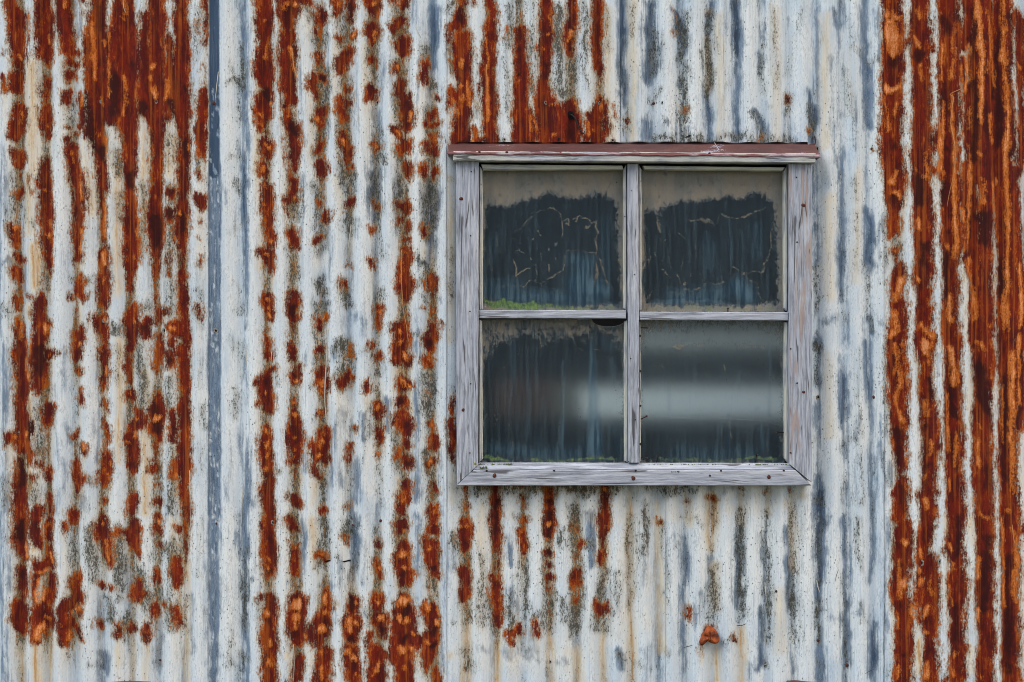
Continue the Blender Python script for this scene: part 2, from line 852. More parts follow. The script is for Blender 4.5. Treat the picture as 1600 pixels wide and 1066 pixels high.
R 260,560,20 255,620,32 260,700,34 270,780,36 275,860,34 265,940,30 280,1020,34 290,1066,30
R 410,20,12 415,70,18 415,110,16
R 450,180,24 440,230,36 430,270,24
R 435,390,18
R 440,440,18 440,500,30 435,560,48 440,640,44 445,720,38 430,750,26
R 435,990,28 450,1010,24
R 600,70,22
R 600,210,30 590,280,30 600,330,20
R 625,260,18 630,320,12
R 600,445,18
R 620,570,34 610,620,34 600,670,40 575,720,34 550,650,20
R 550,760,14 560,820,16 580,850,10
R 620,740,26
R 615,1055,18
R 715,265,24 770,230,18
O 780,40,20 770,110,20
R 795,540,12
R 905,20,10
R 950,110,16
R 885,275,18 885,310,14
R 955,430,32 955,460,28
R 960,560,26 960,610,26 960,660,10
O 960,720,18
R 1080,0,20 1110,20,30 1080,60,46 1095,110,56 1120,130,30
R 1060,130,26
R 1105,260,28 1140,300,22 1100,290,24
R 1095,380,36
R 1110,480,40 1120,540,46 1130,590,24
R 1070,510,30
R 1055,465,14
R 1130,650,24
R 1070,690,14 1065,740,10
R 1130,750,30 1135,780,22
R 1130,900,26 1130,950,28 1105,990,34 1090,1050,22
R 1130,1000,20
R 1260,0,34 1260,40,28
R 1255,125,32
O 1245,340,12
R 1280,520,16
R 1285,600,22 1295,650,30
R 1280,745,22
O 1250,800,10
R 1300,930,12 1290,880,8
R 1290,1040,24 1290,1066,30
R 1410,370,10 1410,440,12
R 1405,490,20 1410,600,20 1410,700,18 1410,740,12
R 770,660,6 760,740,5
O 770,1020,12
H 290,120,4 290,180,4
H 260,580,12
H 260,650,14 
H 270,715,10
H 250,790,8
H 255,320,6
H 435,265,12
H 435,390,10
H 440,460,12
H 435,600,6
H 430,680,6
H 420,740,7
H 590,280,18 600,260,12
H 590,320,12
H 600,445,10
H 605,620,7 580,660,7
H 580,720,10
H 950,430,12
H 1100,250,10 1110,290,10
H 1145,310,10
H 1120,100,12 1115,120,14
H 1095,10,10
H 1260,120,10
H 1280,520,7
H 1275,745,8
H 960,720,7
H 1100,985,12
H 1085,30,4
H 885,260,6
H 1250,340,6
H.8 1295,1060,6
H.6 610,570,8
D 265,260,14
D.7 265,830,20
D.6 430,540,30
D 430,210,14
D.6 1070,60,24
D 1080,380,20
D.7 1120,520,20
D.7 960,600,14
D 1260,10,20
D.7 1290,640,18
D.6 575,700,16
D.6 630,760,16
D 1130,760,14
D.7 445,560,20 445,640,14
D.5 1410,600,8
Z.6 130,0,10 130,200,12 125,400,10
Z.8 150,600,14 150,800,30 150,1000,40 130,1066,24
Z.7 490,500,14 500,800,20
Z.7 650,600,14 670,800,24 640,960,20
Z.6 500,80,20 490,160,16
Z.8 1010,360,20 1010,560,24
Z.7 860,460,30 860,600,24
Z.8 1180,40,20 1190,200,14 1190,700,20 1190,1000,20
Z.7 1310,700,20 1330,900,14 1340,1066,14
Z.6 740,440,24 690,560,24 690,700,20 720,900,24
Z.7 820,740,30 820,1000,30
Z.6 600,140,30 590,500,24
Z.6 690,110,30 690,50,24
Z.5 340,560,14 330,760,14
Z.6 460,20,20
Z.7 940,500,10
Z.6 1140,360,20 
Z.6 900,560,14
Z.5 30,600,10 40,1000,20
Z.6 1290,200,14 1300,420,12
G.8 260,460,36 255,520,30
G 340,800,20
G.7 60,420,30 60,320,24
G.7 40,20,24 100,60,24 100,210,10
G.8 430,130,30
G.9 440,340,30
G.9 600,130,44 600,180,34
G.8 540,300,24
G 720,40,50 770,100,44 740,240,50 720,310,20
G.9 870,60,20 920,30,24 950,200,40
G.8 890,440,16 890,600,20
G.9 1100,420,44 1060,620,30 1090,820,40
G 1265,220,50 1260,340,44 1260,440,40 1280,560,30
G.9 1260,700,44 1270,820,40 1290,980,30
G.7 1230,720,20
G.8 600,490,36
G.9 610,800,40 600,900,34 610,1000,30
G.6 440,820,30 440,940,34
G.7 760,700,14 770,900,20 765,1030,24
G.8 960,780,20 960,910,16 965,1000,8
G.5 310,130,14 340,250,40
G.7 1200,220,14
G.6 1070,480,14
G.9 790,540,14
G.9 1410,310,16
G.8 1410,790,10
T.9 285,140,24
T.9 265,490,24
T.9 220,480,8 220,560,8
T 1060,200,20 1100,200,30 
T 1135,350,20 1140,440,14
T 460,850,24 450,940,20
T 555,900,16 555,1000,10
T.9 595,380,8
T.8 885,360,10 885,400,12
T.9 960,700,24
T.8 1080,860,20 1080,950,14
T.8 1260,180,24
T.8 1410,340,12
T.9 1410,810,12 1410,1000,14
T.7 1250,840,12
W 50,100,40 60,500,40 50,900,40
W 180,100,24 185,500,20 190,900,12
W 350,60,30 350,500,36 350,800,40 350,1066,30
W 520,400,20 510,200,24 520,900,20
W 560,500,10
W 700,360,50 760,400,50 780,440,30
W 850,740,30 920,700,60 900,900,70 980,900,60
W 1010,700,24 1010,1000,30
W.8 1350,60,10 1350,600,16 1340,300,14
W.8 1180,130,10
W.8 1290,860,14
W.6 740,580,18
W 120,870,6 110,1000,8

B 350 796 3.9475
R 285,0,26 280,60,30 275,140,36 285,230,44 280,320,38 280,380,26
R 400,70,16 425,110,20
R 430,220,20 435,280,24 435,350,28 430,390,20
R 610,10,12
R 600,290,24 610,310,18
R 755,170,14 755,190,8
R 950,200,10 960,240,8
R 945,330,14 955,380,22 955,430,10
R 1100,100,40 1090,140,28
R 1110,240,34 1100,300,48 1105,380,46 1110,430,44
R 1160,390,16
R 1290,20,28 1300,80,24 1290,130,30
R 1255,190,24 1275,250,46 1290,320,30 1300,400,20
R 280,550,34 285,600,36 280,680,44 280,800,46 275,900,42 280,1000,42 280,1066,40
R 230,545,12
R 450,560,52 450,620,52 445,700,50 455,780,40 450,840,24
R 520,740,12 510,780,16
R 470,930,24 460,1040,24
R 640,540,30 640,600,28 620,650,34 600,720,46 600,790,36 590,850,20
R 600,900,26 600,980,36 605,1066,36
R 650,900,22 640,1000,20
R 545,720,20 550,800,14
O 555,850,14
R 810,550,30 800,620,34
R 790,690,52 790,760,44 790,800,26
R 790,860,40 790,940,46 800,1020,38 800,1066,30
R 950,550,34 940,600,30
R 970,690,44 975,760,24 950,660,24
R 900,770,20 900,830,12
R 1000,890,24 940,890,50 940,970,50 940,1050,50
R 1105,580,52 1110,640,68 1100,720,70 1110,800,70 1100,900,64 1110,980,54 1110,1066,50
R 1190,810,40
R 1060,800,30 1050,930,24
R 1280,640,46 1290,700,44 1250,620,30
R 1270,780,54 1260,870,44 1250,940,30 1250,980,10
R 1310,1010,24 1310,1066,24
R 1490,110,32 1490,180,40 1490,240,30
R 1480,400,34 1490,440,30
R 1485,530,32
O 1490,490,30
O 1490,20,12
H 270,300,7
H 265,355,6
H 430,220,8
H 430,320,6
H 600,280,8
H 755,175,10
H 1100,280,18 1110,270,12
H 1105,360,10
H 1110,150,12
H 1270,250,8
H 1290,170,8
H 1310,75,6
H 265,660,16
H 285,810,10 280,840,8
H 275,940,12
H 300,960,8
H 440,590,34
H 440,660,16 440,740,8
H 620,550,16 625,600,12
H 630,650,14
H 600,755,22
H 600,900,8
H 595,990,10 600,1040,7
H 820,570,6
H 770,680,22 780,740,16
H 810,700,14
H 770,870,16
H 790,910,14 810,930,14
H 800,1030,6
H 945,560,12
H 965,680,16
H 945,940,12 930,1010,14
H 1090,570,24 1140,580,20
H 1080,670,24
H 1130,690,16
H 1090,850,18 1100,880,16
H 1155,870,18
H 1110,970,10
H 1260,605,14
H 1310,690,20
H 1250,810,14
H 1320,630,8
H 955,370,7
H 500,770,10
H 1490,100,12
H 1160,770,6
W.7 1265,600,8
D.8 280,370,20
D.7 280,200,24
D 790,560,16 790,600,20
D 790,790,24
D.8 610,700,20 640,740,14
D 1130,630,30
D 1110,800,24
D 1290,740,24
D 1280,830,24
D.7 1100,400,26
D 1290,360,16
D.8 280,700,20
D.7 435,780,24
D.7 570,940,14
D 975,750,16
D.8 450,900,20
D.8 800,970,14
Z.8 130,0,34 130,300,30 135,480,30 130,1000,24 130,1066,26
Z.7 100,150,20 100,300,14
Z.8 480,60,20 490,200,26 480,360,20 470,450,24
Z.9 800,60,24 810,200,34 800,330,34 800,450,30
Z.7 630,480,50 600,460,20 680,470,20
Z.6 330,200,10 340,380,10
Z.6 880,200,20 860,450,20
Z.7 1200,60,20 1190,380,16
Z.6 1350,200,16 1350,500,12
Z.5 720,340,30 720,450,30
Z.6 950,470,24
Z.8 1240,480,14
Z.5 690,560,14 690,700,16 870,640,12
Z.5 1190,560,12
Z.5 240,480,12
Z.5 1410,200,14
Z.5 400,460,30 
Z 1350,700,6 1350,1066,8
G.9 130,250,16 130,560,26 130,680,20
G 130,930,24 100,880,14
G.9 250,60,20 250,20,24
G.8 280,410,30
G 420,60,44 440,160,34
G.8 500,640,10
G 620,80,44 620,180,44 600,360,34 620,260,20
G 760,70,34 750,150,34 790,120,30
G.9 700,300,20
G.9 810,280,20 800,360,26
G 950,150,24 960,300,24 940,450,20
G 1080,180,44 1090,60,44
G.8 1220,160,14 1260,440,20 1250,500,14
G.8 1110,500,34
G 1410,200,20 1430,260,16
G 1485,300,36 1490,600,44 1490,700,34
G.8 1420,700,14
G 900,620,20 910,700,20
G 980,780,34 970,830,14
G 440,850,30 460,900,30 470,1000,30
G.8 390,1050,16
G.8 210,680,14 210,560,14
G.8 1250,1000,24
G.7 50,970,20 40,700,10
G.8 670,900,14 670,960,10
G.7 220,340,12 350,900,10
G.6 100,60,30
T 285,430,24 290,490,20
T 1070,470,14 1150,480,12
T 1290,440,20 1290,540,10
T 425,850,10 425,1066,8
T 400,900,12 
T 700,580,10
T 545,60,20 560,300,14
T.9 570,350,14
T 970,120,4
T 1150,900,24 1190,900,14
T 1260,1000,16 
T 1490,280,30 1500,800,30 1490,1066,24
T 1490,50,20
T.9 1400,900,14
T.7 980,800,24
T.8 540,850,14 540,950,14
W 40,100,30 40,500,30 50,900,36
W 190,60,24 190,500,20 190,1000,20
W 365,60,14 370,300,24 365,700,20
W 140,850,34
W 690,60,20 690,250,20 700,400,20 690,1000,24
W 870,60,30 870,300,20 860,900,24
W 1010,200,26 1010,420,20 1010,60,24
W 1190,200,20 1180,100,14
W 1210,1000,20
W.9 1340,700,16 1360,900,14
W 520,900,24 500,1066,20
W 1560,400,20 1560,800,20
W 1420,700,14 1420,1000,24
W 1090,480,12

B 690 0 3.9475
R 130,0,14 120,60,18 115,120,36 90,180,36
R 130,240,46 125,340,54 130,410,44 145,480,32 145,560,34 120,600,48 70,590,30
R 70,640,26
R 140,680,36 120,760,46 120,860,56
R 60,560,16
R 55,150,10 50,210,6
R 200,10,8 200,30,4
R 305,0,24 305,80,26 305,160,32 305,240,32 290,310,32 295,400,32 300,480,24 305,560,28 295,650,46 300,740,34 305,860,36
R 265,330,14 270,640,18
R 200,800,12 215,850,24 245,850,16
O 395,180,12 390,250,8
R 485,180,26 485,250,34 485,340,36 490,440,40 490,540,42 485,640,42 490,740,50 500,870,60
R 545,700,24 560,800,28 560,870,28
O 540,560,10
R 640,0,26 645,60,34 645,150,36 650,250,36 640,330,34 635,400,26 630,480,26 630,540,44 640,600,56 650,700,60 660,800,64 660,870,64
R 605,300,12
R 720,680,36 720,780,50 720,870,50
R 790,660,44 790,760,56 790,870,56
R 690,620,20
R 840,720,14 850,800,14 845,870,12
R 800,0,26 800,60,22 800,130,28 785,200,28 795,260,26 790,320,18 790,350,10
R 765,200,8
R 970,0,24 965,80,30 965,160,28 955,240,34 965,310,26 970,390,18 975,440,12
R 980,620,20 960,700,34 950,760,36 960,860,46
R 910,720,24 910,800,22 900,870,26
R 1000,650,16 1005,780,16 1000,870,14
O 980,480,16 975,580,16
O 1065,660,10 1065,720,10
O 1140,730,18
R 1055,870,8
O.85 1435,30,9 1440,110,7 1440,150,5
O 1435,220,12
O 1500,680,18
H 125,370,6 120,390,5
H 75,640,8 85,700,8 60,700,10
H 275,240,4 280,420,4 280,600,5 285,720,4
H 330,120,6
H 670,60,5 680,200,4
H 655,200,5
H 670,100,8
H 810,200,5 790,250,6
H 690,840,12
H 545,800,7 555,730,5 590,800,6
H 830,650,7
H 680,650,7
H 900,780,5 905,850,7
H 930,800,6
H 985,670,6
H 190,870,8
H 160,500,5 165,640,5
H.8 485,500,5
H.6 635,210,5
H.7 130,600,6
H 1000,720,4
H 640,300,5
D 120,60,20 115,120,18
D.8 485,180,20 475,460,10
D.7 640,460,20
D.8 640,400,18
D.7 650,640,18
D.8 800,80,12 800,320,12
D.6 960,160,14 965,300,12
D.8 910,710,14
D.9 985,630,14
D.6 310,330,12 310,580,12
D.7 800,720,14 800,860,24
D 475,455,8
D.5 790,830,30
D.5 640,800,30
D.5 970,740,20
D 130,870,30 170,860,14
D 260,870,20
D 1380,870,8
Z 1120,0,30 1120,200,28 1110,400,26 1130,640,20 1100,560,16
Z.8 1100,300,14 1110,700,10
Z.9 1290,30,34 1290,200,40 1290,400,44 1270,480,30
Z.8 1260,740,40 1270,840,40
Z 1450,60,30 1480,200,40 1490,330,26
Z 1480,500,24
Z.6 1240,120,16 1230,400,14 1210,640,14
Z.6 1380,760,20
Z.8 1500,800,26
Z.5 1570,100,10
Z 1545,830,6 1500,845,6
G 480,0,30 480,80,30 480,140,24
G.9 420,60,30 420,200,20 410,300,20
G.9 560,40,20 560,200,24 550,400,24 550,560,24
G 720,60,34 720,200,40 720,330,40 730,560,30 770,560,40
G.9 890,120,30 880,60,30 890,560,10
G 800,380,40 800,480,44 800,600,44
G.7 850,360,30 860,460,20
G.6 910,340,14
G.7 190,240,10 200,500,14 210,700,24
G.8 390,360,14 400,600,16 410,760,14
G 70,460,20 60,260,20
G 70,20,24 30,60,24
G.7 380,860,24 400,840,12
G 1310,200,24 1310,330,26 1300,440,14
G.8 1340,560,24 1350,560,20 1310,640,20
G 1500,60,20 1490,240,26 1490,450,26 1495,560,26 1490,680,30 1490,780,24
G.7 1180,60,16 1180,240,16
G.8 1150,700,24 1130,800,24
G.7 1100,400,16 1110,500,12 1090,760,14
G 1490,860,34 1560,870,16 1330,860,30
G.6 1020,60,20 1030,300,20
G.7 1360,300,4 1370,500,4 1360,200,6 1355,420,4
G.9 1350,850,8 1380,740,6
G.7 340,860,10
G.6 680,40,14
G.9 10,860,10
D.9 1310,630,7 1335,600,5
T.8 1180,0,22 1180,500,22 1180,870,20
T.8 1020,60,26 1030,400,24 1040,870,26
T.9 805,400,20 805,600,20
T.9 975,500,24 975,600,20
T.8 550,640,20
T.6 200,640,24
T.7 60,740,16
T.6 940,440,10
T.6 430,700,10
T.8 1150,780,20
W 200,80,30 200,200,30 200,600,26
W 400,420,24 390,700,30 400,860,30
W 570,60,14 590,600,18
W 700,420,24 720,540,14 870,560,34 870,660,30 870,240,24 
W 700,300,10
W 60,500,26 60,470,20
W 55,800,14
W 1060,300,12 1060,700,14 1220,60,14
W 1240,700,20
W 1400,100,20 1400,600,50 1400,760,50 1390,300,14
W 1430,640,34
W 1210,860,10
W 1550,400,24 1550,800,24 1560,60,10
W 870,850,10

B 1050 0 3.9475
T.8 225,60,14
D.6 225,60,16 225,200,14
T.8 225,240,16 225,560,16
O 555,840,14
O 80,680,8
O 20,80,10
O 840,800,10
R 712,600,7
D.8 712,600,8
O 1240,915,7
Z.9 235,0,28 230,200,28 230,400,30 220,600,34 230,860,26
Z 390,0,30 395,200,34 400,400,20 400,600,18 400,860,24
Z.7 360,140,20 370,260,20
Z.7 550,170,24 555,240,20
Z.7 545,340,30 550,450,20
Z.9 520,700,24 560,780,30 570,860,24
Z.7 715,100,14 715,150,10
Z.6 710,700,20 715,840,16
Z.8 880,40,18 900,160,10 900,350,12 905,600,10
Z.9 850,560,20 870,640,40 870,740,44 880,850,30
Z.7 1000,60,40 1010,160,20
Z.7 980,360,10 985,500,8 985,880,12 1030,1040,20
Z.6 1060,430,20
Z.8 1180,60,20 1180,200,24 1210,400,34 1215,600,30 1215,760,30
Z.7 1270,60,16 1265,400,16
Z.6 1230,900,20
Z.9 1030,1030,14
Z.6 60,250,40 60,520,20 70,760,20
Z.5 1140,560,12 1130,900,10
Z.5 620,640,24
G 230,60,30 230,240,30 230,460,30 220,600,26
G.9 60,120,24 60,440,26 60,640,26
G.9 180,310,24 190,350,18
G.8 350,520,14
G.8 560,280,20 550,460,20 570,560,20
G.7 620,60,14 640,400,16 645,540,16
G.9 550,740,26 490,700,12 570,830,24
G 720,600,20 715,700,16
G.9 850,660,20 850,740,26 880,820,20 850,800,24
G.8 60,860,60 230,860,30 400,850,30 620,870,40 720,870,40
G.7 1080,100,10 1120,300,10 1270,400,14
G.6 1060,440,24 1120,780,14 1130,880,16
G.7 1240,880,12 1230,910,14
G.8 900,920,10
G.5 700,480,30 800,60,20
G.6 1010,60,20
G.7 980,1000,12
T.8 290,100,16 290,500,12 290,860,12
T.6 630,60,24 640,500,24 640,860,20
T.7 940,100,24 940,500,24 940,900,20
T.4 1100,300,16 1100,700,12
W 130,160,26 130,600,40 130,860,24
W 470,100,30 470,500,30 460,860,24
W 590,100,20 590,560,20
W 770,100,36 770,400,40 770,800,24
W 850,200,24 850,400,30
W 680,300,20
W 1060,200,40 1060,640,30 1060,900,30
W 1000,260,20 1010,600,16
W 1290,200,10 1290,900,12
W 1150,300,14 1160,860,14
W 940,700,20 940,1066,20

B 1240 0 3.9475
R 600,0,50 610,100,56 610,300,60 600,450,56 610,600,62 600,800,62 610,950,60 610,1066,60
R 640,420,30
R 700,265,16
R 780,0,46 780,120,50 785,300,60 790,500,50 790,700,50 790,900,60 790,1066,60
R 850,310,16
R 740,560,10
R 950,0,60 950,100,50 950,250,50 960,400,62 960,600,60 960,760,60 950,900,60 950,1066,60
R 880,860,26 910,800,20
R 860,900,14 
R 1080,0,50 1090,100,34 1060,260,40 1020,280,24 1000,100,12
R 1080,400,50 1000,400,20 1090,560,40 1090,800,40 1110,1066,60
R 1020,600,10 
R 1180,0,60 1180,200,80 1180,500,80 1180,800,80 1180,1066,80
R 1290,0,50 1290,300,50 1290,700,60 1290,1066,60
R 1330,0,14 1330,600,14 1340,900,24
R 1400,100,30 1410,300,30 1410,500,20 1410,600,14 1410,1000,30
R 1360,110,24
R 1410,850,24
O 870,860,14 870,960,10
O 1390,1040,30
H.9 600,130,30 610,220,40 620,310,30
H.8 570,80,20 640,100,20
H 640,530,20 580,550,20
H.8 640,640,10 620,720,10
H.7 590,800,16 560,600,6
H.9 790,100,10 780,60,14
H.8 790,380,7 800,480,7
H.8 790,280,14 760,240,12
H 925,320,12 920,280,8 930,480,12
H.9 930,640,10 920,800,18 910,900,16 905,1060,10
H.8 980,230,5 990,360,8 985,480,10
H 985,580,5 975,700,5 1000,900,5 995,1066,5
H 1090,280,14 1080,340,12 1090,480,16 1060,560,8
H.9 1040,520,5 1035,420,5
H.9 1140,0,12 1155,200,18 1160,400,14 1155,640,12 1160,760,6
H.6 1200,60,12 1220,260,14 1240,400,12 1250,540,7
H.6 1190,380,14 1190,460,12
H.9 1295,0,10 1300,300,14 1310,500,12 1315,800,12 1310,1066,14
H.7 1210,720,16 1220,860,16
H.7 1090,660,10 1090,780,8
H 1160,960,8
H.6 1085,900,14 1080,1040,10
H.9 1400,400,8
H.7 820,940,8 830,1060,7
H.6 560,1000,8
H.6 760,1040,8
D.8 620,370,40 600,380,20
D.8 630,900,24
D.8 770,340,34 800,330,30
D.7 930,100,30 960,180,24
D 1000,60,12 1030,150,8
D 1080,230,10
D 910,640,10 930,560,6
D.8 950,500,14 950,700,20
D.9 1120,500,14 1130,700,20 1130,1000,24
D.7 1180,300,12 1190,1000,24
D 1240,600,14 1260,420,8
D.9 1270,200,14 1270,640,18 1270,900,20
D.8 1340,60,10 1335,400,10 1350,700,12 1350,960,20
D.7 850,860,14
D.7 1110,60,20 1120,340,10
D.7 770,1040,24
D.6 740,120,30 760,200,24
D.8 960,920,20
Z.7 60,590,1
G.5 710,500,14 720,640,14 705,820,20 690,920,16
G.7 860,120,14 870,200,14
G.6 860,600,14
G.7 860,960,14
T.7 705,60,8 700,200,10
W.8 705,60,10 705,200,14 705,400,20 705,560,20 720,620,16
W.6 865,60,14 870,180,18 870,400,12 860,600,14 860,740,18
W.9 1030,80,8 1035,180,8
W.8 1365,40,16
W.8 1365,260,6 1365,500,10 1375,700,20 1375,860,18 1375,980,8
T 1040,660,7 1045,850,6
T 1040,940,5

B 1240 260 3.9475
R 620,0,50 630,80,60 620,180,54 620,260,36 620,380,36 615,430,18
R 625,520,22
O 640,580,24
R 660,630,30 650,700,42 640,780,36 650,850,44 640,950,54 640,1066,54
R 600,200,30
R 780,0,54 785,100,54 795,250,50 800,360,56 800,500,50 810,620,44 790,700,44 810,820,40 810,920,44 800,1066,48
R 840,340,14
R 960,0,60 970,100,56 970,250,60 980,400,66 970,600,50 965,800,40 965,950,50 965,1066,44
R 870,20,24
R 1090,0,50 1080,150,60 1100,350,56 1110,550,56 1130,700,50 1130,900,40 1140,1066,50
R 1040,150,30
R 1200,0,60 1190,200,44 1180,400,36 1180,600,30 1180,800,34 1190,1000,50
R 1220,0,40
R 1310,0,50 1310,200,60 1310,400,56 1320,600,54 1330,800,66 1320,1000,60 1320,1066,60
R 1400,0,30 1350,60,30 1360,400,30 1390,500,30 1400,800,40 1400,1066,40
H.8 620,80,20 640,40,10
H 650,165,16 620,170,10
H 625,520,8
H.9 670,690,20 640,820,20 625,780,10
H.9 620,900,20 640,1000,24 600,1040,16
H 780,330,16 780,370,12
H 770,700,14
H.9 800,980,14 850,1050,8
H.8 925,40,12 925,90,8
H.8 990,60,10 990,200,12 1000,400,12 1000,560,8
H.9 970,800,10 975,950,20
H 1045,260,9 1050,320,10
H.8 1080,100,14 1100,0,14 1070,440,12 1060,500,8
H.9 1080,560,14 1090,700,10 1120,850,14 1130,940,12
H.7 1110,760,12
H.8 1230,100,10 1240,200,10 1230,300,10
H.8 1310,0,8 1320,200,8 1320,400,8 1320,660,10 1310,1000,14
H.8 1170,60,8 1170,220,8
H.7 1260,80,10
H.9 1390,600,14 1400,800,16 1400,1000,16
H.8 960,490,16
H.7 820,60,14
H.7 1210,1000,16
D 780,200,30 780,60,20
D 930,100,16 920,250,14
D 950,560,24 940,800,14
D 960,400,14
D 1080,240,20 1090,430,14
D 1160,300,30 1180,450,24
D.8 620,210,30
D.8 1280,560,20 1290,800,24
D.8 960,880,30
D.9 820,480,20 810,600,20
D.7 800,850,20
D.8 1130,60,14
D.7 1400,40,30
D.8 1250,900,20
D 1250,480,8
D.8 970,300,12
D.7 1340,120,10 1340,600,8
Z.9 140,380,20 145,500,20 145,600,14
Z.8 145,760,12 145,940,12
Z.9 290,20,20 285,90,10
Z.9 290,280,16 295,380,20 290,540,30 295,700,24 300,840,20
Z.9 460,290,30 480,400,40 460,560,34 480,600,30
Z.9 470,920,30 480,1030,34
Z.7 555,300,8 555,640,6
Z.7 110,330,14
Z.5 120,940,24 280,950,30
Z.7 545,960,10
Z.4 890,300,10 880,400,10
G 150,620,16 145,760,14 150,850,14
G.9 150,1040,14
G.8 310,940,20 300,760,10
G.7 380,280,14 390,460,14 390,620,16
G.7 370,60,14 390,200,12
G.9 430,570,10 490,1020,18
G 570,290,12 555,400,8 560,560,8 560,720,8
G.7 120,200,14
G.6 300,220,14
G.8 650,470,30 640,560,34
G.7 745,500,14 760,760,20
G.5 870,120,14
G.7 310,60,12
T.6 220,200,30 220,800,30
T.6 400,30,20 380,700,20
T.8 700,60,8 650,500,20
T.8 870,60,12 880,140,10
T.7 760,540,14 750,800,14
T.8 1050,420,8 1060,800,12 1060,1060,14
T.8 1230,450,8 1235,700,14 1235,920,12
T.8 1220,360,6
W.9 705,60,8 705,160,18 705,300,24 710,500,26 720,700,18 730,900,20 730,1066,18
W.9 870,200,14 880,350,18 880,500,24 885,700,26 885,900,20 895,1066,14
W.8 580,400,14 580,700,14 580,1000,10
W 590,250,14
W 1385,180,14 1395,300,24 1400,360,20
W.6 1045,370,6 1055,700,12 1060,1000,14
W.8 1240,700,12 1240,860,14
W 200,200,40 210,600,40 210,1000,34
W 360,300,20 360,800,24
W 470,700,50 470,850,30
W 340,500,14
W 520,400,8 530,800,14
W.8 110,620,14 120,900,14

B 1240 530 3.9475
R 630,0,44 640,60,56 640,200,54 650,320,50 650,420,50 655,500,46
R 655,560,40 655,620,36 660,700,34 670,760,28 670,820,20
R 680,880,24 660,960,40 680,1040,24
R 640,560,20
R 590,300,8 600,400,10
O 720,955,8
R 810,0,56 810,60,50 820,180,36 830,300,36 830,400,40 840,480,46 850,600,50 850,700,44 840,820,36 840,920,34 820,1000,44 830,1066,46
R 890,650,14
R 770,0,20
R 780,960,14
R 980,0,50 985,120,46 980,240,44 990,360,46 980,480,50 990,600,50 990,760,50 990,900,50 1000,1066,46
R 1170,0,50 1180,100,60 1170,200,50 1170,350,44 1160,480,50 1165,650,56 1165,800,60 1170,950,50 1170,1066,50
R 1120,900,16
R 1320,0,44 1330,150,56 1330,300,54 1330,500,54 1320,700,54 1320,850,50 1330,1066,44
R 1400,0,30 1400,200,30 1400,400,30 1400,540,20
O 1410,560,20
H.8 640,30,12 650,130,12 660,260,16 650,330,14 640,420,16 670,490,16
H.9 670,80,6 640,200,8
H 820,30,24 820,100,16
H.8 830,150,7
H.8 820,380,14 825,450,12
H.8 850,620,8 850,700,10
H.9 975,60,18 990,160,20 990,260,18
H.9 960,350,10 955,520,12 960,680,10
H.7 1010,600,8 1000,760,8
H.8 960,860,10 955,940,8
H.8 1150,640,14 1140,740,18 1130,800,10
H.8 1150,540,8
H.8 1350,100,16 1350,340,14 1350,560,14 1350,760,14 1350,960,12
H.7 1290,300,6 1295,640,8
H.9 1390,0,12 1390,400,8
H.9 820,1000,16 825,1050,14
H.7 690,40,14
H.8 820,840,10
H.8 1180,60,10 1150,20,8
H.7 1120,1000,12
D 650,560,26 660,650,16 650,760,12
D 850,240,20 860,350,14
D 960,100,10 1000,480,24
D 1160,160,30 1170,350,34 1190,430,20
D.8 820,520,20
D.8 970,600,20 1020,800,14
D.9 1310,240,14 1310,450,20 1300,700,14 1310,900,14
D.7 660,860,16
D.7 1180,900,20 1190,760,14
D.8 840,780,20
D 780,200,8
D.9 1405,80,20 1380,560,8
D.7 670,940,20
D.7 950,780,14
D.9 1120,40,10
D.7 600,480,8
Z 145,40,26 145,10,24
Z.8 150,160,16 150,300,12
Z.9 310,200,20 310,300,34 310,480,34 310,560,16
Z.9 450,30,20 460,200,26 480,320,30 470,420,20
Z.9 160,850,26 165,950,36 165,1066,34
Z.7 320,960,24 320,1066,20
Z.7 545,480,10 545,650,12 560,850,10 570,1000,8
Z.6 490,760,16 500,900,24 500,1020,24
Z.7 140,440,24 150,600,16
Z.6 290,700,20 290,640,14
Z.5 400,460,20 380,1000,20
Z.7 600,780,20 610,880,20
Z.5 760,820,10 790,820,10
Z.5 890,100,8 880,400,8
Z.5 290,120,24
G 150,50,30
G.9 145,100,14 145,200,10 150,290,12
G.9 560,60,10 565,320,8 570,480,8 570,580,6
G.7 560,700,8 570,900,8
G.8 400,460,16 430,600,20 280,680,10
G.7 150,600,10 120,640,8
G.8 160,980,30
G.8 320,850,10 310,960,14
G.7 400,60,10 390,360,10 430,1000,20
G.7 630,780,20 640,860,20
G.9 640,1040,20
G.8 750,60,10 780,300,14 790,460,12
G.8 780,720,14 800,800,10
G.7 1090,100,14 1120,340,10 1110,500,14
G.6 720,960,14
G.5 350,840,14
T.6 210,100,20 220,600,20
T.8 755,100,12 785,300,14
T.8 1090,200,14 1090,400,20 1110,600,12
T.8 1090,1000,12
T.7 1240,60,14 1255,300,10
T.8 1380,660,8 1400,900,14
T.7 40,960,30
T.7 900,60,10
W 725,60,14 740,300,24 740,500,40 735,700,36 750,850,40 735,1000,30
W 890,60,16 900,250,24 910,400,24 915,560,12 915,640,10 910,780,22 915,950,24 915,1066,22
W 1065,40,12 1070,200,14 1080,400,20 1075,600,18 1075,800,16 1080,1000,18
W 1235,60,12 1240,250,20 1245,500,20 1245,720,14 1245,900,10 1245,1060,14
W 1385,700,6 1395,1000,12
W.8 580,60,6 585,300,6 600,560,10
W 200,600,40 200,400,30 210,900,24
W 160,370,34
W 330,870,34 320,780,20
W 400,400,16 450,600,40 400,700,30
W 230,60,30 370,100,24 370,300,14
W.8 520,300,14 520,700,12
W.9 60,1000,30

B 1240 796 3.9475
R 660,0,44 665,60,34 680,110,40 675,180,44 680,250,44 670,330,46
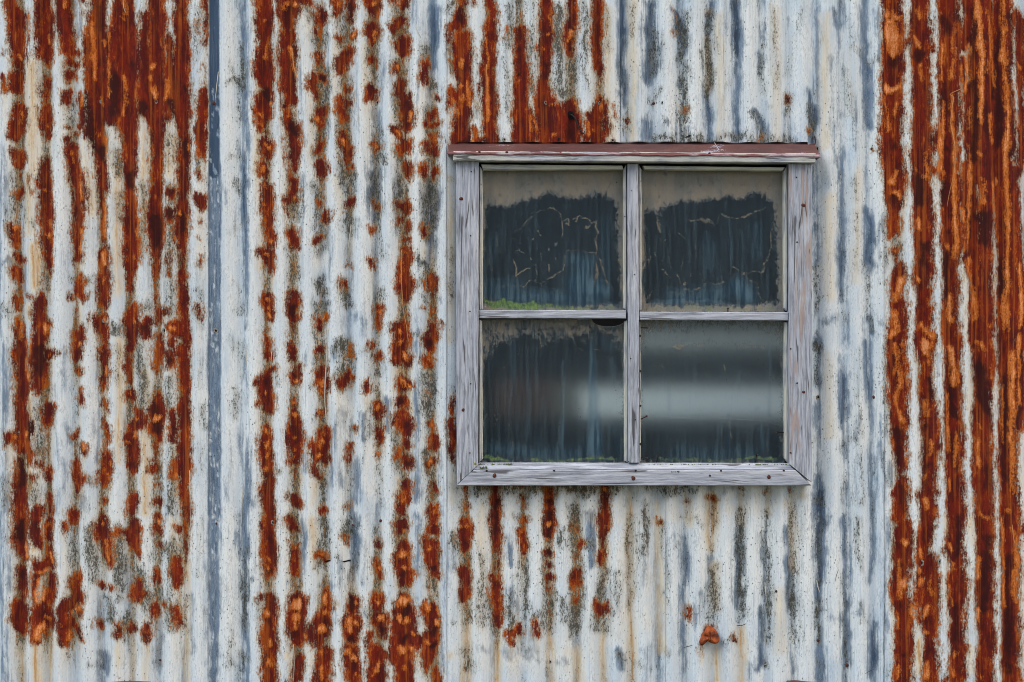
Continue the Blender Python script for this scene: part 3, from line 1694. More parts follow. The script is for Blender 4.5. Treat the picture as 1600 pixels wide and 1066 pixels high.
R 660,400,44 650,460,50 660,530,44 670,600,46 690,660,44 680,740,48 690,830,46 680,920,48 680,1000,52 680,1066,52
R 625,60,14
R 740,600,16
R 830,0,46 830,100,44 800,220,44 800,330,44
R 850,300,34 850,430,40 840,520,50 840,620,52 850,700,44 850,800,34 850,900,36 850,1000,44 850,1066,40
R 780,400,30 775,480,26 770,560,26
R 770,680,14
O 770,640,30 770,720,16
R 1020,0,36 1010,100,40 990,200,44 1000,260,44 1010,330,40
R 950,240,20
R 1010,400,44 1010,480,54 1010,580,46 1010,640,40 1010,760,40 1020,860,44 1010,960,48 1000,1066,48
R 940,1050,14
R 1180,0,48 1180,120,40 1180,260,44 1180,400,46 1180,540,46 1180,650,44 1190,760,40 1190,860,44 1180,960,46 1180,1066,50
R 1330,0,56 1330,200,50 1335,400,50 1335,600,50 1340,800,50 1340,1066,50
R 1405,110,14 1410,150,12
H 685,200,18
H.9 675,460,30 680,470,20
H 660,330,8 660,560,10
H 790,250,14 795,290,10
H 790,440,20 
H 780,380,12
H.9 830,610,28 820,640,20
H.8 845,420,8 850,540,7
H 820,760,12
H.9 830,970,14 825,1040,20
H.8 650,740,12 650,640,8
H.9 650,980,14 660,1040,14
H 975,230,18
H 980,310,9 980,390,9
H.9 970,480,7 975,560,9 985,600,7
H.8 1000,880,14
H.9 1150,300,14 1150,420,9
H.9 1145,620,14 1140,700,10
H.7 1200,50,12 1160,40,12
H.9 1290,60,8 1295,300,8 1300,600,8
H.9 1350,120,6 1370,200,5 1370,560,6
H.7 1150,850,8
H 735,680,12 735,610,8
H.9 970,980,10 980,1050,12
H.7 1330,20,14
H.7 1160,1030,14
D 1020,40,14 1020,280,14
D.8 670,360,24
D.9 1200,180,18 1195,330,20 1180,620,20
D.7 1010,600,20 1010,800,20
D.8 1330,300,24 1330,640,24 1330,1000,24
D.9 875,60,8 870,220,8
D.7 850,880,14
D.8 690,900,20
D.7 830,660,14
D.8 930,260,8
D.6 1180,820,14 1020,1000,20
D.7 670,600,20
Z 155,0,30 160,130,32 160,260,30 165,460,20
Z.9 170,600,16 165,800,14 175,960,24 170,1066,24
Z.9 320,40,24 320,200,20 330,360,16 330,600,26 330,760,34 320,950,30
Z.7 320,900,20
Z.7 500,160,20 500,300,24 480,440,24
Z.9 500,700,24 490,900,40 490,1030,30
Z.7 570,60,8 575,400,8 560,640,12 565,720,8
Z.6 530,860,14 600,700,14
Z.6 220,60,12
Z.5 220,650,20 400,640,24 420,560,20
Z.4 890,500,10 900,900,12 1080,600,10
G 160,550,16 155,580,18 160,800,10
G.8 160,60,24 150,480,14
G.9 305,460,14 310,390,12 330,960,14
G.8 400,60,20 400,240,20 410,340,14
G.6 50,60,16 30,500,14 60,900,10
G 630,240,16 620,340,14
G 610,60,14 620,600,10
G.8 590,1000,14 600,800,8
G.9 900,330,14 910,240,10
G.8 720,560,10
G.9 940,1020,12
G.6 930,760,12 1090,330,8 1090,760,10
G.7 420,560,14 440,700,10
T 770,800,24 775,900,26 780,1000,20
T.9 940,60,14 950,160,14
T.8 940,420,12 960,700,10
T.8 1090,60,24 1100,200,14
T.8 1400,220,12 1400,600,12 1400,1000,12
T.7 1090,860,20 1090,1000,24
T.9 790,340,10
T.6 1270,100,12
T.7 10,100,14 10,300,14
W 745,60,24 750,200,16 745,350,12 740,480,14 735,540,10
W.9 920,60,20 910,200,14 915,400,20 910,600,20 915,900,30
W 1090,100,20 1090,400,20 1085,700,20 1090,950,24
W 1245,60,18 1250,300,18 1255,600,20 1265,900,22
W.8 1405,400,10 1405,800,12
W 600,200,14 600,500,10 600,900,14
W 80,100,30 80,500,40 80,1000,30
W 230,200,14 240,500,20 240,900,30
W 420,200,24 400,500,30 410,900,30
W.8 530,300,10 520,600,20

B 690 740 3.2688
T.24 200,140,110 600,140,110 900,140,110
T.16 200,900,110 600,900,120 900,700,120
O 120,60,8 125,130,12
R 130,180,8
R 125,260,30 125,310,36 120,370,26 120,400,12
R 115,510,26 125,570,24
R 120,630,24
R 275,70,10 275,130,18 275,250,24 280,350,18 280,400,10
O 285,410,16 285,500,14
R 270,540,20 275,610,24 285,680,20 295,740,22 290,780,10
R 415,60,14
O 410,120,16 415,160,12
R 420,240,16
R 410,300,22 415,370,20 415,400,10
R 395,810,14 350,820,14 360,860,8
R 550,70,10 550,150,20 545,220,22 545,260,26 550,310,14
R 545,400,14
R 545,460,16
R 555,540,18
O 550,600,14
R 485,760,8 485,830,12
O 675,280,16
R 710,355,14
O 690,420,18
R 685,520,22 690,570,18
R 690,640,12
R 830,80,12 830,150,18 830,210,24 830,270,26 830,310,14
R 820,400,12 815,460,14
R 815,680,30
O 830,330,14 830,420,10
H 405,300,6
H 545,250,10
H.8 545,330,5
H 830,90,8
H 100,270,8
H 675,290,5
H.7 845,260,8
H.7 290,640,6
H.7 410,240,6
H 820,385,4
D 280,150,10 275,300,12
D 275,560,10
D 550,140,12
D.8 125,360,16
D.8 830,160,10
D 550,200,10 545,400,8
D.8 290,740,10
D.7 680,540,10
D 350,800,8
D 700,700,10
Z.8 330,340,16 350,460,16
Z.8 760,350,24 770,460,24 760,200,24
Z.8 910,900,24 920,980,20
Z.6 1030,140,14 1030,400,14
Z.7 60,500,20 60,330,14
Z.6 400,800,14 420,900,10
Z.5 350,600,30 480,900,20 350,900,24
Z.6 150,800,10 150,980,10
Z.5 10,300,8 10,900,8
Z.6 880,700,14
Z.6 1020,900,20
Z.5 210,900,24 630,960,24
G 190,75,34 340,75,34 620,75,30 760,75,30 900,75,30
G 130,120,24 100,160,14
G 60,300,14 65,370,16
G 120,430,34 120,660,34 130,760,34
G.8 130,900,30 140,1000,30
G.8 210,420,20 210,600,24 210,760,24
G 250,650,24 280,820,30
G 350,620,16 350,700,26 355,780,24
G 420,450,24 420,560,20 425,760,24
G 380,540,14
G.9 430,900,10
G 540,420,30 550,640,34 550,760,34 560,810,24
G.9 500,700,24 480,740,20
G 620,280,20 610,350,24
G 630,640,24 640,760,20
G 680,180,34 680,330,34 690,440,34 690,640,40 680,800,30
G.9 760,360,30
G 830,500,34 820,580,24 790,790,24
G.9 830,600,24 830,780,30
G.9 900,520,20 890,600,20 880,720,16
G.9 960,200,14 960,400,16
G.8 910,930,30
G.7 1030,140,20 1040,260,14
G.7 1000,300,10 1000,640,10
G 975,965,12
G.5 40,60,16 240,160,20
G.9 390,210,20
T 120,80,20 120,200,24
T 130,800,24 130,1066,24
T 285,460,24 290,560,14 290,860,20 285,1066,18
T.9 410,100,20
T 550,620,24 555,900,20 560,1066,20
T.9 690,100,14 690,260,24 690,600,20
T.9 690,900,24 700,1066,24
T 830,360,20 830,560,20
T 825,740,14 825,900,16 830,1066,18
T 955,160,16 960,600,14 970,900,20 970,1066,22
T.8 300,80,20 200,80,24 380,80,20 500,80,20 600,90,20 740,80,20 900,80,20
T.6 200,160,24 200,800,14
T.6 640,900,20
W 60,200,24 60,600,14
W 350,200,34 340,500,20
W 490,200,30 490,500,34 470,620,24
W 620,160,24 630,500,14
W 760,560,24 740,700,24
W 900,200,24 900,400,20
W 340,960,30 490,950,24 620,920,20
W 210,240,24 210,1000,20
W 395,640,18
W 880,850,24

B 980 740 3.2688
O.8 372,880,6 376,930,3
R 425,800,18
T.28 60,150,120 400,120,110 700,110,90
T.18 60,400,110 60,700,110
O 310,150,14
O 160,245,16
T 435,130,40 435,200,34 430,300,30 430,380,20
O 440,130,20
T 310,110,24 315,260,14
T.9 160,150,14 165,500,16 175,900,20
T 155,250,24
O 845,90,8
O 715,90,10
O 580,80,8
T.9 845,110,12 850,500,10 
T.8 720,100,14 720,200,14
T 580,800,20 590,900,20 585,1066,16
T.8 580,100,14 580,250,14
T.9 450,480,20 450,700,14
T 455,900,14 460,1066,18
T 375,900,8 375,960,3
T.9 15,100,14 15,500,20 20,900,20
T.8 830,150,24
T.6 780,600,24 780,900,24
Z.9 290,340,14 300,440,20 305,520,20 290,640,14 285,900,14
Z.8 420,420,16 420,600,14
Z 570,340,20 570,450,24 570,600,26 570,680,18
Z.7 690,300,14 695,500,14
Z.9 690,700,20 690,860,20 680,980,30
Z 825,260,16 825,400,20 830,560,20 830,700,14
Z 985,100,30 985,300,30 985,500,28 980,640,20
Z.9 985,740,14 980,900,14 985,1066,20
Z.6 500,80,20 540,70,16
Z.6 90,150,20 90,300,24 90,560,14
Z.7 260,320,14 
Z.6 270,600,20
Z.6 630,960,20 620,1050,20
Z.5 110,900,30 90,1066,20
Z.6 380,620,24 350,760,20
Z.6 500,880,14
Z.6 840,900,24 850,1066,24
Z.6 710,400,14
G 90,180,24 90,400,24
G.8 180,260,14 190,350,10 200,500,6 205,700,5
G 440,500,24 440,640,30 440,740,26
G 440,150,8 440,300,12
G 580,180,20 580,400,20 580,650,20 590,740,24
G 715,200,16 715,400,16 720,700,24 720,850,20
G 845,160,10 850,400,14 850,700,20 850,860,14
G 980,660,20 980,760,20 980,860,14
G.8 300,60,30 90,70,34 240,75,40 360,70,20
G.8 315,700,14
G 545,850,14 505,860,12
G.7 250,380,14 290,340,12
G.6 30,960,14 160,995,12
G.7 270,220,8 400,250,8
G.8 15,300,10 15,700,10
G.8 985,980,10
G.7 840,120,6
G.6 210,900,24
G.6 300,200,14
G.9 710,980,14
R 545,850,9
R 315,690,6 315,735,6
W 60,560,20 60,700,20
W 230,400,20 240,700,24
W 340,150,24 360,400,20
W 510,200,30 510,400,30 510,650,30
W 650,180,30 640,400,30 640,700,24
W 770,250,24 775,500,24 770,700,24
W 900,200,26 900,500,30 900,800,30
W 560,150,10
W 330,600,14
W 220,150,16
W 710,960,12
W 900,1000,30
"""
PANES = """
B 690 210 3.677
P 245,600 258,430 280,386 320,412 380,412 440,400 500,385 560,364 600,350 650,346 690,362 720,374 770,366 810,356 860,378 890,356 950,364 985,395 1003,430 1006,600 1018,800 1030,975 700,985 400,975 240,965 236,800
F.5 600,300,20 660,310,24
F.8 1038,420,4 1030,700,4 1036,960,6
F.8 235,880,6 238,980,8
F.4 655,560,16 660,640,22
F.5 640,360,5 660,480,6 655,620,5
L.9 610,425,2 650,430,3 680,450,3 690,490,3 690,560,3 685,600,2
L.8 460,525,2 520,470,2 570,450,2 615,425,3
L.6 370,590,2 420,555,2 460,540,2 520,490,2
L.9 700,480,4 730,470,4 740,520,5 720,500,6
L.9 760,490,2 800,465,3 840,480,4 860,500,4 885,490,5 890,540,4 905,570,4 890,610,4 895,660,5 890,690,4
L.9 825,520,8 850,525,5
L.9 790,470,2 775,500,2
L.7 700,665,3 760,660,3 820,680,3 880,695,4 910,730,4 915,780,4 935,840,4 960,880,3 980,920,2
L.8 710,680,2 710,720,3 690,770,3 650,800,3 610,835,3 560,850,3 500,855,3 450,870,3 380,870,2 330,880,2
L.9 890,740,3 895,800,4 890,870,4
L.8 520,590,5 515,600,6
L.8 560,550,2 562,590,3 575,580,3
L.8 420,680,3 470,680,3
L.9 505,700,4 515,712,4
L.9 410,715,4 420,760,4 425,810,4 480,770,5 500,775,4
L.6 545,740,2 550,800,2
L.6 575,700,2 580,790,2
L.7 615,760,3 620,810,3
L.6 450,620,2 450,670,2
L.5 300,560,2 320,640,2 350,720,2
L.5 250,640,3 270,720,3 300,840,2
L.6 650,730,5 652,733,5
L.6 410,600,2 470,560,2
L.5 620,640,2 615,690,2
L.5 1008,640,2 1012,720,2 1008,800,2
L.7 1030,720,3 1028,860,3
L 325,212,8 322,222,6
L.6 290,214,3 400,216,3
L.9 550,228,8
L.5 930,420,2 1000,440,2
L.4 960,350,2 1000,290,2
V.5 280,900,60 400,890,60
V.6 330,930,40 900,950,34
V.75 800,860,80 930,900,40
V.6 740,720,30 850,740,40 800,800,60
V.7 300,970,14 500,985,10 1000,985,10
V.3 300,600,30 260,750,20
V.5 440,900,3 445,960,3
V.4 770,800,3 775,950,3
V.4 825,800,3 828,950,3
V.3 940,500,20 940,800,20
V.5 260,300,8 255,330,8
V.4 360,260,8 370,340,8
A 240,960,10 300,985,24 360,975,26 440,985,22 540,990,24
A.7 560,985,20 640,990,16 750,998,12 1000,1002,8
A.6 250,960,14
B 980 210 3.677
P 110,560 105,470 122,420 160,445 178,470 175,520 190,545 200,520 185,470 200,425 250,400 300,392 380,388 430,375 500,372 570,366 640,370 700,355 745,345 780,352 800,375 820,400 838,440 845,560 860,700 866,960 700,985 110,970 95,880 105,760
C.8 100,800,10 100,860,12
L.6 170,470,6 182,540,10 185,560,6
L.6 185,600,2 178,650,3
L.8 540,455,3 590,470,3 640,485,3 680,470,8 720,455,4 760,440,3 800,425,3
L.6 320,480,5 360,500,4 400,480,4 440,500,4 490,520,5 500,540,3
L.5 290,560,4 340,590,3 300,570,3
L.6 270,570,3 300,610,3
L.5 410,480,10 480,500,10
L.7 830,440,4 835,520,3 820,560,3 830,640,4 815,700,4 790,750,4 785,790,3
L.7 650,792,2 720,790,3 785,790,3
L.7 250,920,2 340,900,3 400,885,3 470,860,3 520,850,3 545,840,4
L.6 545,840,4 580,800,3 620,775,4 650,785,3 700,830,3 740,870,3 765,930,3 780,945,4
L.6 620,810,3 605,840,3
L.5 140,650,3 150,700,3 200,730,3 190,780,4 250,820,4
L.6 290,790,4 295,850,4
L.6 320,820,5
L.5 360,800,2 370,850,3
L.5 410,790,2 440,860,2
L.6 330,870,12 340,850,8
L.4 230,640,3 240,720,3 260,800,2
L.5 120,620,3 125,700,3 130,760,3
L.5 250,590,3 200,620,3
L.6 640,640,4 640,680,3
L.5 110,940,10 150,900,4
L.5 370,690,2 365,700,2
L.6 800,950,12
L.5 520,470,2 520,520,2
L.5 310,770,2 315,720,2
L.4 390,640,2 400,720,2
V.8 150,975,14 300,960,20 500,955,14 600,980,10
V.5 250,930,34 500,920,50 600,900,40
V.8 640,880,56 700,930,40
V.9 110,985,6 400,988,6 700,985,5
V.3 470,640,30 470,760,30
V.3 740,540,30 740,680,30
V.4 290,240,8 300,340,6
V.4 240,230,8 245,320,5
V.4 345,220,12 360,260,12
V.5 700,250,8 705,330,5
V.4 450,560,4 455,840,3
V.4 590,500,3 600,760,3
V.4 660,560,3 665,900,3
V.4 770,520,3 772,700,3
A.5 90,1000,12 300,1000,12 560,1000,12 850,1005,12
A.5 330,985,12 500,990,14
A.6 580,1010,8
F.5 90,980,10
F.8 95,500,10 90,940,6
B 690 470 3.555
P 250,330 300,270 330,230 420,225 520,215 640,225 800,220 920,215 980,240 1000,400 1000,880 600,880 230,880 235,500
F.6 360,200,40 300,220,20
F.7 560,165,20 700,175,24 800,160,20
F.5 850,150,20 990,150,20
F.4 700,220,20 560,240,20
F.8 1005,180,5 1005,500,5 1008,860,5
F.7 232,500,5 234,860,5
L.8 530,160,3 540,190,3 550,260,3 590,255,3
L.9 610,145,2 760,140,3
L.9 720,180,6 760,175,5
L.9 510,165,6 560,185,4 640,170,4
L.7 640,150,3 650,200,3 720,200,3
L.6 830,140,3 835,190,3
L.6 250,155,2 380,160,2
L.5 280,500,2 290,440,2 340,380,2 380,340,2 430,290,2 480,265,2 520,262,2 560,272,3
L.4 690,265,2 780,272,2 860,280,2 920,310,2 950,360,2 965,440,2 970,540,2 980,640,2
L.4 285,560,2 300,640,2 290,760,2
L.5 380,680,2 385,760,2 405,840,2
L.7 305,652,5
L.7 870,380,4
L.6 760,600,3 770,640,3
L.6 655,690,2 657,692,2
L.6 860,720,2 740,720,2
V.4 740,120,20 990,130,12
V.4 390,140,8 395,280,8 400,520,2
V.7 830,190,4 835,360,14 840,500,26 850,700,34 850,850,44
V.28 270,200,10 265,480,4
V.6 675,480,4 670,700,4 665,850,5
V.4 670,340,3 680,460,3
V.3 540,760,5 540,850,5
V.4 790,760,4 800,850,5
V.4 980,700,20 990,850,20
V.3 900,210,40 930,230,40
V.4 500,860,40 750,860,40
V.5 280,820,30 560,850,20
V.6 1000,760,4 995,840,5
V.3 480,400,3 480,760,3
V.3 950,330,14 960,460,10
A 230,870,12 270,868,18 320,880,10 380,890,6
A.7 500,882,14 600,888,10 760,885,14 880,875,14 1000,880,10
A.8 830,880,12
B 980 470 3.555
P 80,260 100,225 125,230 130,185 160,165 200,165 260,172 330,158 400,152 480,155 560,158 660,152 740,175 800,190 835,225 845,400 850,700 850,880 400,885 80,880 75,600
F.4 200,210,20 400,230,24 560,240,24 700,240,20
F.8 70,400,5 70,860,6
F.8 855,240,6 855,700,6 858,860,8
F.6 100,240,10 80,230,10
L.8 240,265,4 280,235,4 310,255,5 350,240,4 400,245,4 425,270,4
L.6 270,250,12 300,260,10
L.6 640,250,6 700,255,6 760,245,6
L.6 690,235,4 650,265,4
L.5 130,370,3 150,330,4 190,320,4 200,360,3 150,350,3
L.5 110,400,3 120,440,3
L.3 270,420,2 290,360,2 330,325,2 400,305,2 500,295,2
L.3 700,310,2 750,340,2 780,400,2
L.8 418,285,2 420,287,2
L.8 540,362,3 545,395,4
L.5 550,440,3 555,465,3
L.7 785,400,3 790,430,2 807,450,2
L.7 750,742,2 752,744,2
L.5 230,500,4 240,520,4
L.6 795,230,2 800,160,2
L.5 575,640,3 570,700,5 570,790,3
V.5 785,460,4 790,640,4
V.4 790,220,4 790,400,4
V.3 330,170,3 335,210,3
V.3 230,480,5 235,600,5
V.4 565,640,4 560,860,5
V.3 300,860,50 700,860,40
V.4 740,700,5 750,840,6
V.3 110,300,20 100,460,20
V.3 720,600,10
V.4 620,400,3 620,480,3
A.7 180,880,12 300,886,10 560,885,10 700,872,14 840,880,14
A.5 400,880,8 
"""
# ------------------------------------------------------------------ wear raster (numpy)
RX0, RY0, RW, RH = -20, -20, 1640, 1106
rng = np.random.default_rng(11)
def vnoise(cx, cy, seed, octaves=3):
    """smooth value noise over the raster; cx, cy = cell size in px"""
    out = np.zeros((RH, RW), np.float32); amp = 1.0; tot = 0
    r = np.random.default_rng(seed)
    for o in range(octaves):
        sx, sy = max(cx/2**o, 1.5), max(cy/2**o, 1.5)
        g = r.random((int(RH/sy)+3, int(RW/sx)+3)).astype(np.float32)
        yy = np.arange(RH)/sy; xx = np.arange(RW)/sx
        yi = yy.astype(int); xi = xx.astype(int)
        fy = (yy-yi); fx = (xx-xi); fy = fy*fy*(3-2*fy); fx = fx*fx*(3-2*fx)
        fx = fx[None, :].astype(np.float32); fy = fy[:, None].astype(np.float32)
        a = g[yi][:, xi]; b = g[yi][:, xi+1]; c = g[yi+1][:, xi]; d = g[yi+1][:, xi+1]
        out += amp*((a*(1-fx)+b*fx)*(1-fy)+(c*(1-fx)+d*fx)*fy); tot += amp; amp *= 0.5
    return out/tot
WARPX = (vnoise(13, 22, 1, 4)-0.5)*11
WARPY = (vnoise(12, 30, 2, 3)-0.5)*20
def parse(txt):
    out = []; bx = by = 0; k = 1
    for ln in txt.strip().splitlines():
        t = ln.split()
        if not t: continue
        if t[0] == 'B': bx, by, k = float(t[1]), float(t[2]), float(t[3]); continue
        op = t[0][0]; st = float(t[0][1:]) if len(t[0]) > 1 else 1.0
        pts = []
        for q in t[1:]:
            v = [float(a) for a in q.split(',')]
            w = v[2]/k if len(v) > 2 else 0
            pts.append((bx+v[0]/k, by+v[1]/k, w))
        out.append((op, st, pts))
    return out
def stroke(arr, pts, soft, val, grow=0.0, warp=1.0, end=1.0):
    P = pts if len(pts) > 1 else [pts[0], (pts[0][0], pts[0][1]+0.5, pts[0][2])]
    m = max(p[2] for p in P)+soft+16
    x0 = int(max(min(p[0] for p in P)-m-RX0, 0)); x1 = int(min(max(p[0] for p in P)+m-RX0, RW))
    y0 = int(max(min(p[1] for p in P)-m-RY0, 0)); y1 = int(min(max(p[1] for p in P)+m-RY0, RH))
    if x1 <= x0 or y1 <= y0: return
    X = np.arange(x0, x1)[None, :]+RX0+WARPX[y0:y1, x0:x1]*warp
    Y = np.arange(y0, y1)[:, None]+RY0+WARPY[y0:y1, x0:x1]*warp
    best = np.full(X.shape, -1e9, np.float32)
    for (ax, ay, aw), (bx, by, bw) in zip(P[:-1], P[1:]):
        dx, dy = bx-ax, by-ay; L = dx*dx+dy*dy+1e-9
        t = np.clip(((X-ax)*dx+(Y-ay)*dy)/L, 0, 1)
        d = np.hypot(X-ax-t*dx, Y-ay-t*dy)
        best = np.maximum(best, aw+(bw-aw)*t+grow-d)
    f = np.clip(0.5+best/(2*soft), 0, 1)*val
    sub = arr[y0:y1, x0:x1]; np.maximum(sub, f, out=sub)
def box(a, r, axis):
    c = np.cumsum(np.pad(a, [(r+1, r) if i == axis else (0, 0) for i in (0, 1)], mode='edge'), axis=axis, dtype=np.float64)
    n = a.shape[axis]
    hi = np.take(c, np.arange(2*r+1, 2*r+1+n), axis); lo = np.take(c, np.arange(0, n), axis)
    return ((hi-lo)/(2*r+1)).astype(np.float32)
def blur(a, rx, ry):
    for _ in range(2): a = box(box(a, rx, 1), ry, 0)
    return a
def Z0(): return np.zeros((RH, RW), np.float32)
rust, bright, dark, zinc, stain, grime, white = (Z0() for _ in range(7))
CFG = {'R': (rust, 9.0, 1.0, 1.4, 1.0), 'O': (rust, 7, 0.62, 1.2, 1.0), 'H': (bright, 3.6, 1.0, .5, 0.9), 'D': (dark, 5, 1.0, 1.5, 1.0),
       'Z': (zinc, 7, 1.0, .8, 1.1), 'T': (stain, 6, 1.0, .5, 0.7), 'G': (grime, 8, 1.0, .5, 1.2), 'W': (white, 8, 1.0, .5, 1.2)}  # the G row under the sill paints grime and the frame's shadow together
for op, st, pts in parse(MARKS):
    arr, soft, v, grow, wp = CFG[op]
    if op == 'Z' and len(pts) == 2 and abs(pts[0][0]-334) < 3 and pts[0][2] > 8: soft, wp, grow = 1.2, 0.12, 0   # clean edge of the lap strip
    stroke(arr, pts, soft, v*st, grow, wp)
# rust never crosses the straight edge of the lap strip
xs = np.arange(RW)+RX0
lap = ((xs > 325.5) & (xs < 343.5)).astype(np.float32)[None, :]
rust *= 1-lap; grime *= 1-0.8*lap; stain *= 1-lap
# run-off below the rust, and a dirty fringe round it
run = Z0(); acc = np.zeros(RW, np.float32)
hard = np.clip((rust-0.45)*4, 0, 1)
for j in range(RH):
    acc = np.maximum(hard[j], acc*0.985); run[j] = acc
run = blur(run, 1, 2)*(0.35+0.9*vnoise(5, 60, 5, 3))
fringe = np.clip(blur(hard, 5, 7)*1.5, 0, 1)
stain = np.clip(np.maximum(stain, 0.62*run), 0, 1)
stain = np.maximum(stain, 0.55*fringe)*(1-lap)
grime = np.maximum(grime, 0.75*fringe*vnoise(10, 20, 6, 3)*1.3)*(1-lap)
halo = np.clip(blur(hard, 2, 3)*1.2, 0, 1)
# stained, weathered grooves
C_TOP = [30, 72, 113, 155, 198, 243, 284, 330, 372, 413, 452, 499, 540, 583, 628, 675, 723, 766, 813, 851, 893, 935, 978, 1018, 1062, 1107, 1148, 1190, 1232, 1273, 1316, 1352, 1395, 1437, 1480, 1518, 1558, 1600]
C_BOT = [32, 74, 115, 158, 204, 246, 289, 332, 377, 421, 463, 508, 550, 591, 631, 676, 728, 773, 817, 858, 901, 943, 985, 1028, 1070, 1113, 1157, 1199, 1240, 1282, 1325, 1367, 1411, 1453, 1495, 1539, 1577, 1618]
for lst in (C_TOP, C_BOT):
    for _ in range(12): lst.insert(0, lst[0]-42.5); lst.append(lst[-1]+42.5)
C_TOP = np.array(C_TOP, float); C_BOT = np.array(C_BOT, float)
kk = np.arange(len(C_TOP)); gx = np.arange(RW)+RX0; gy = (np.arange(RH)+RY0)
wv_ = np.clip((gy-50)/950, -.2, 1.2)[:, None]
PH = np.interp(gx, C_TOP, kk)[None, :]*(1-wv_)+np.interp(gx, C_BOT, kk)[None, :]*wv_
PH = PH+(vnoise(22, 90, 41, 3)-.5)*.22
groove = np.exp(-((PH-np.round(PH))/.20)**2)*(1-lap)
lowz = np.clip((vnoise(60, 150, 42, 3)-.33)*3.6, 0, 1)
zinc = np.maximum(zinc, .66*groove*lowz*(1-.6*white))
zinc = np.maximum(zinc, (.62*groove*(.4+.9*vnoise(20, 60, 52, 3)))*((gx > 395) & (gx < 700))[None, :]*np.clip(1-np.abs(gy-150)/260, 0, 1)[:, None])
grime = np.maximum(grime, .42*groove*np.clip((vnoise(50, 110, 43, 3)-.42)*4, 0, 1)*(1-.5*white))
colr = np.clip(blur(hard, 2, 38)*2.8, 0, 1)*groove**.5
rust = np.maximum(rust, .50*colr*np.clip(vnoise(5, 40, 48, 3)*2.4-.75, 0, 1)*(gx < 965)[None, :])
chip = (vnoise(2.5, 9, 49, 2) > .70-.10*np.clip((gx-325)/20, 0, 1)[None, :]).astype(np.float32)*lap*(vnoise(30, 60, 50, 2) > .45)
zinc *= 1-.40*chip
stain = np.maximum(stain, 1.0*colr*(.5+.8*vnoise(4, 50, 44, 3))*(gx < 965)[None, :])
grime = np.maximum(grime, 1.0*colr*np.clip(vnoise(7, 30, 45, 3)*1.9-.1, 0, 1)*(gx < 965)[None, :])
ridge = 1-groove
white = np.maximum(white, .95*ridge*np.clip(vnoise(26, 120, 47, 3)*2.2-.5, 0, 1)*(1-zinc))
seam_shade = Z0()  # dark lines along the sheet laps: gap shade painted in with the dirt
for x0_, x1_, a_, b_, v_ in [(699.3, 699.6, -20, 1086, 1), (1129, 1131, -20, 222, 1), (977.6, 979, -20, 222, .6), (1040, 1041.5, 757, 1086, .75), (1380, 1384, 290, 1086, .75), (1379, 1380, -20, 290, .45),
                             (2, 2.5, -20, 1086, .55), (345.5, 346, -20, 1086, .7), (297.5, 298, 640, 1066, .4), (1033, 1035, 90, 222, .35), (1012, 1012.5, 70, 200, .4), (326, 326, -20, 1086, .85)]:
    stroke(seam_shade, [(x0_, a_, .35), (x1_, b_, .35)], 1.1, v_, 0, .05)
seam_shade *= np.clip(vnoise(3, 26, 46, 3)*1.5+.15, 0, 1)
def sampler(arr):
    def f(x, y):
        u = x-RX0; v = y-RY0
        u = np.abs(u); u = np.where(u > RW-2, 2*(RW-2)-u, u); u = np.clip(u, 0, RW-2.001)
        v = np.abs(v); v = np.where(v > RH-2, 2*(RH-2)-v, v); v = np.clip(v, 0, RH-2.001)
        xi = u.astype(int); yi = v.astype(int); fx = u-xi; fy = v-yi
        return (arr[yi, xi]*(1-fx)*(1-fy)+arr[yi, xi+1]*fx*(1-fy)+arr[yi+1, xi]*(1-fx)*fy+arr[yi+1, xi+1]*fx*fy).astype(np.float32)
    return f
SMP = [sampler(a) for a in (rust, bright, dark, seam_shade, zinc, grime, stain, white)]

film, veil, line, algae, clearz = (Z0() for _ in range(5))
film += 0.93
def polyfill(pts):
    xx = np.arange(RW)[None, :]+RX0+(vnoise(5, 7, 31, 2)-.5)*9; yy = np.arange(RH)[:, None]+RY0+(vnoise(4, 9, 32, 2)-.5)*16
    ins = np.zeros((RH, RW), bool); n = len(pts)
    for i in range(n):
        x1, y1, _ = pts[i]; x2, y2, _ = pts[(i+1) % n]
        if abs(y2-y1) < 1e-6: continue
        c = ((y1 > yy) != (y2 > yy)) & (xx < (x2-x1)*(yy-y1)/(y2-y1)+x1)
        ins ^= c
    return ins
for op, st, pts in parse(PANES):
    if op == 'P': film[polyfill(pts)] = 0.0
lowp = (np.arange(RH)+RY0 > 492)[:, None]
film = np.where(lowp, blur(film, 10, 13)*.80, blur(film, 5, 6))
film = np.where(lowp, film*np.clip(1.25-1.2*vnoise(30, 26, 51, 4)*.6, 0, 1), film)
for op, st, pts in parse(PANES):
    if op == 'F': stroke(film, pts, 5, st*0.9, 0, 0.5)
    if op == 'L': stroke(line, [(a_, b_, max(w_*.65, .3)) for a_, b_, w_ in pts], 1.15, min(1, st*1.1), .05, 0.75)
    if op == 'A': stroke(algae, pts, 4, st, 0, 0.4)
    if op == 'V': stroke(veil, pts, 9 if pts[0][2] > 5 else 4, st, 0, 0.3)
    if op == 'C': stroke(clearz, pts, 4, st, 0, 0.5)
film *= 1-clearz
GSMP = [sampler(a) for a in (film, veil, line, algae)]

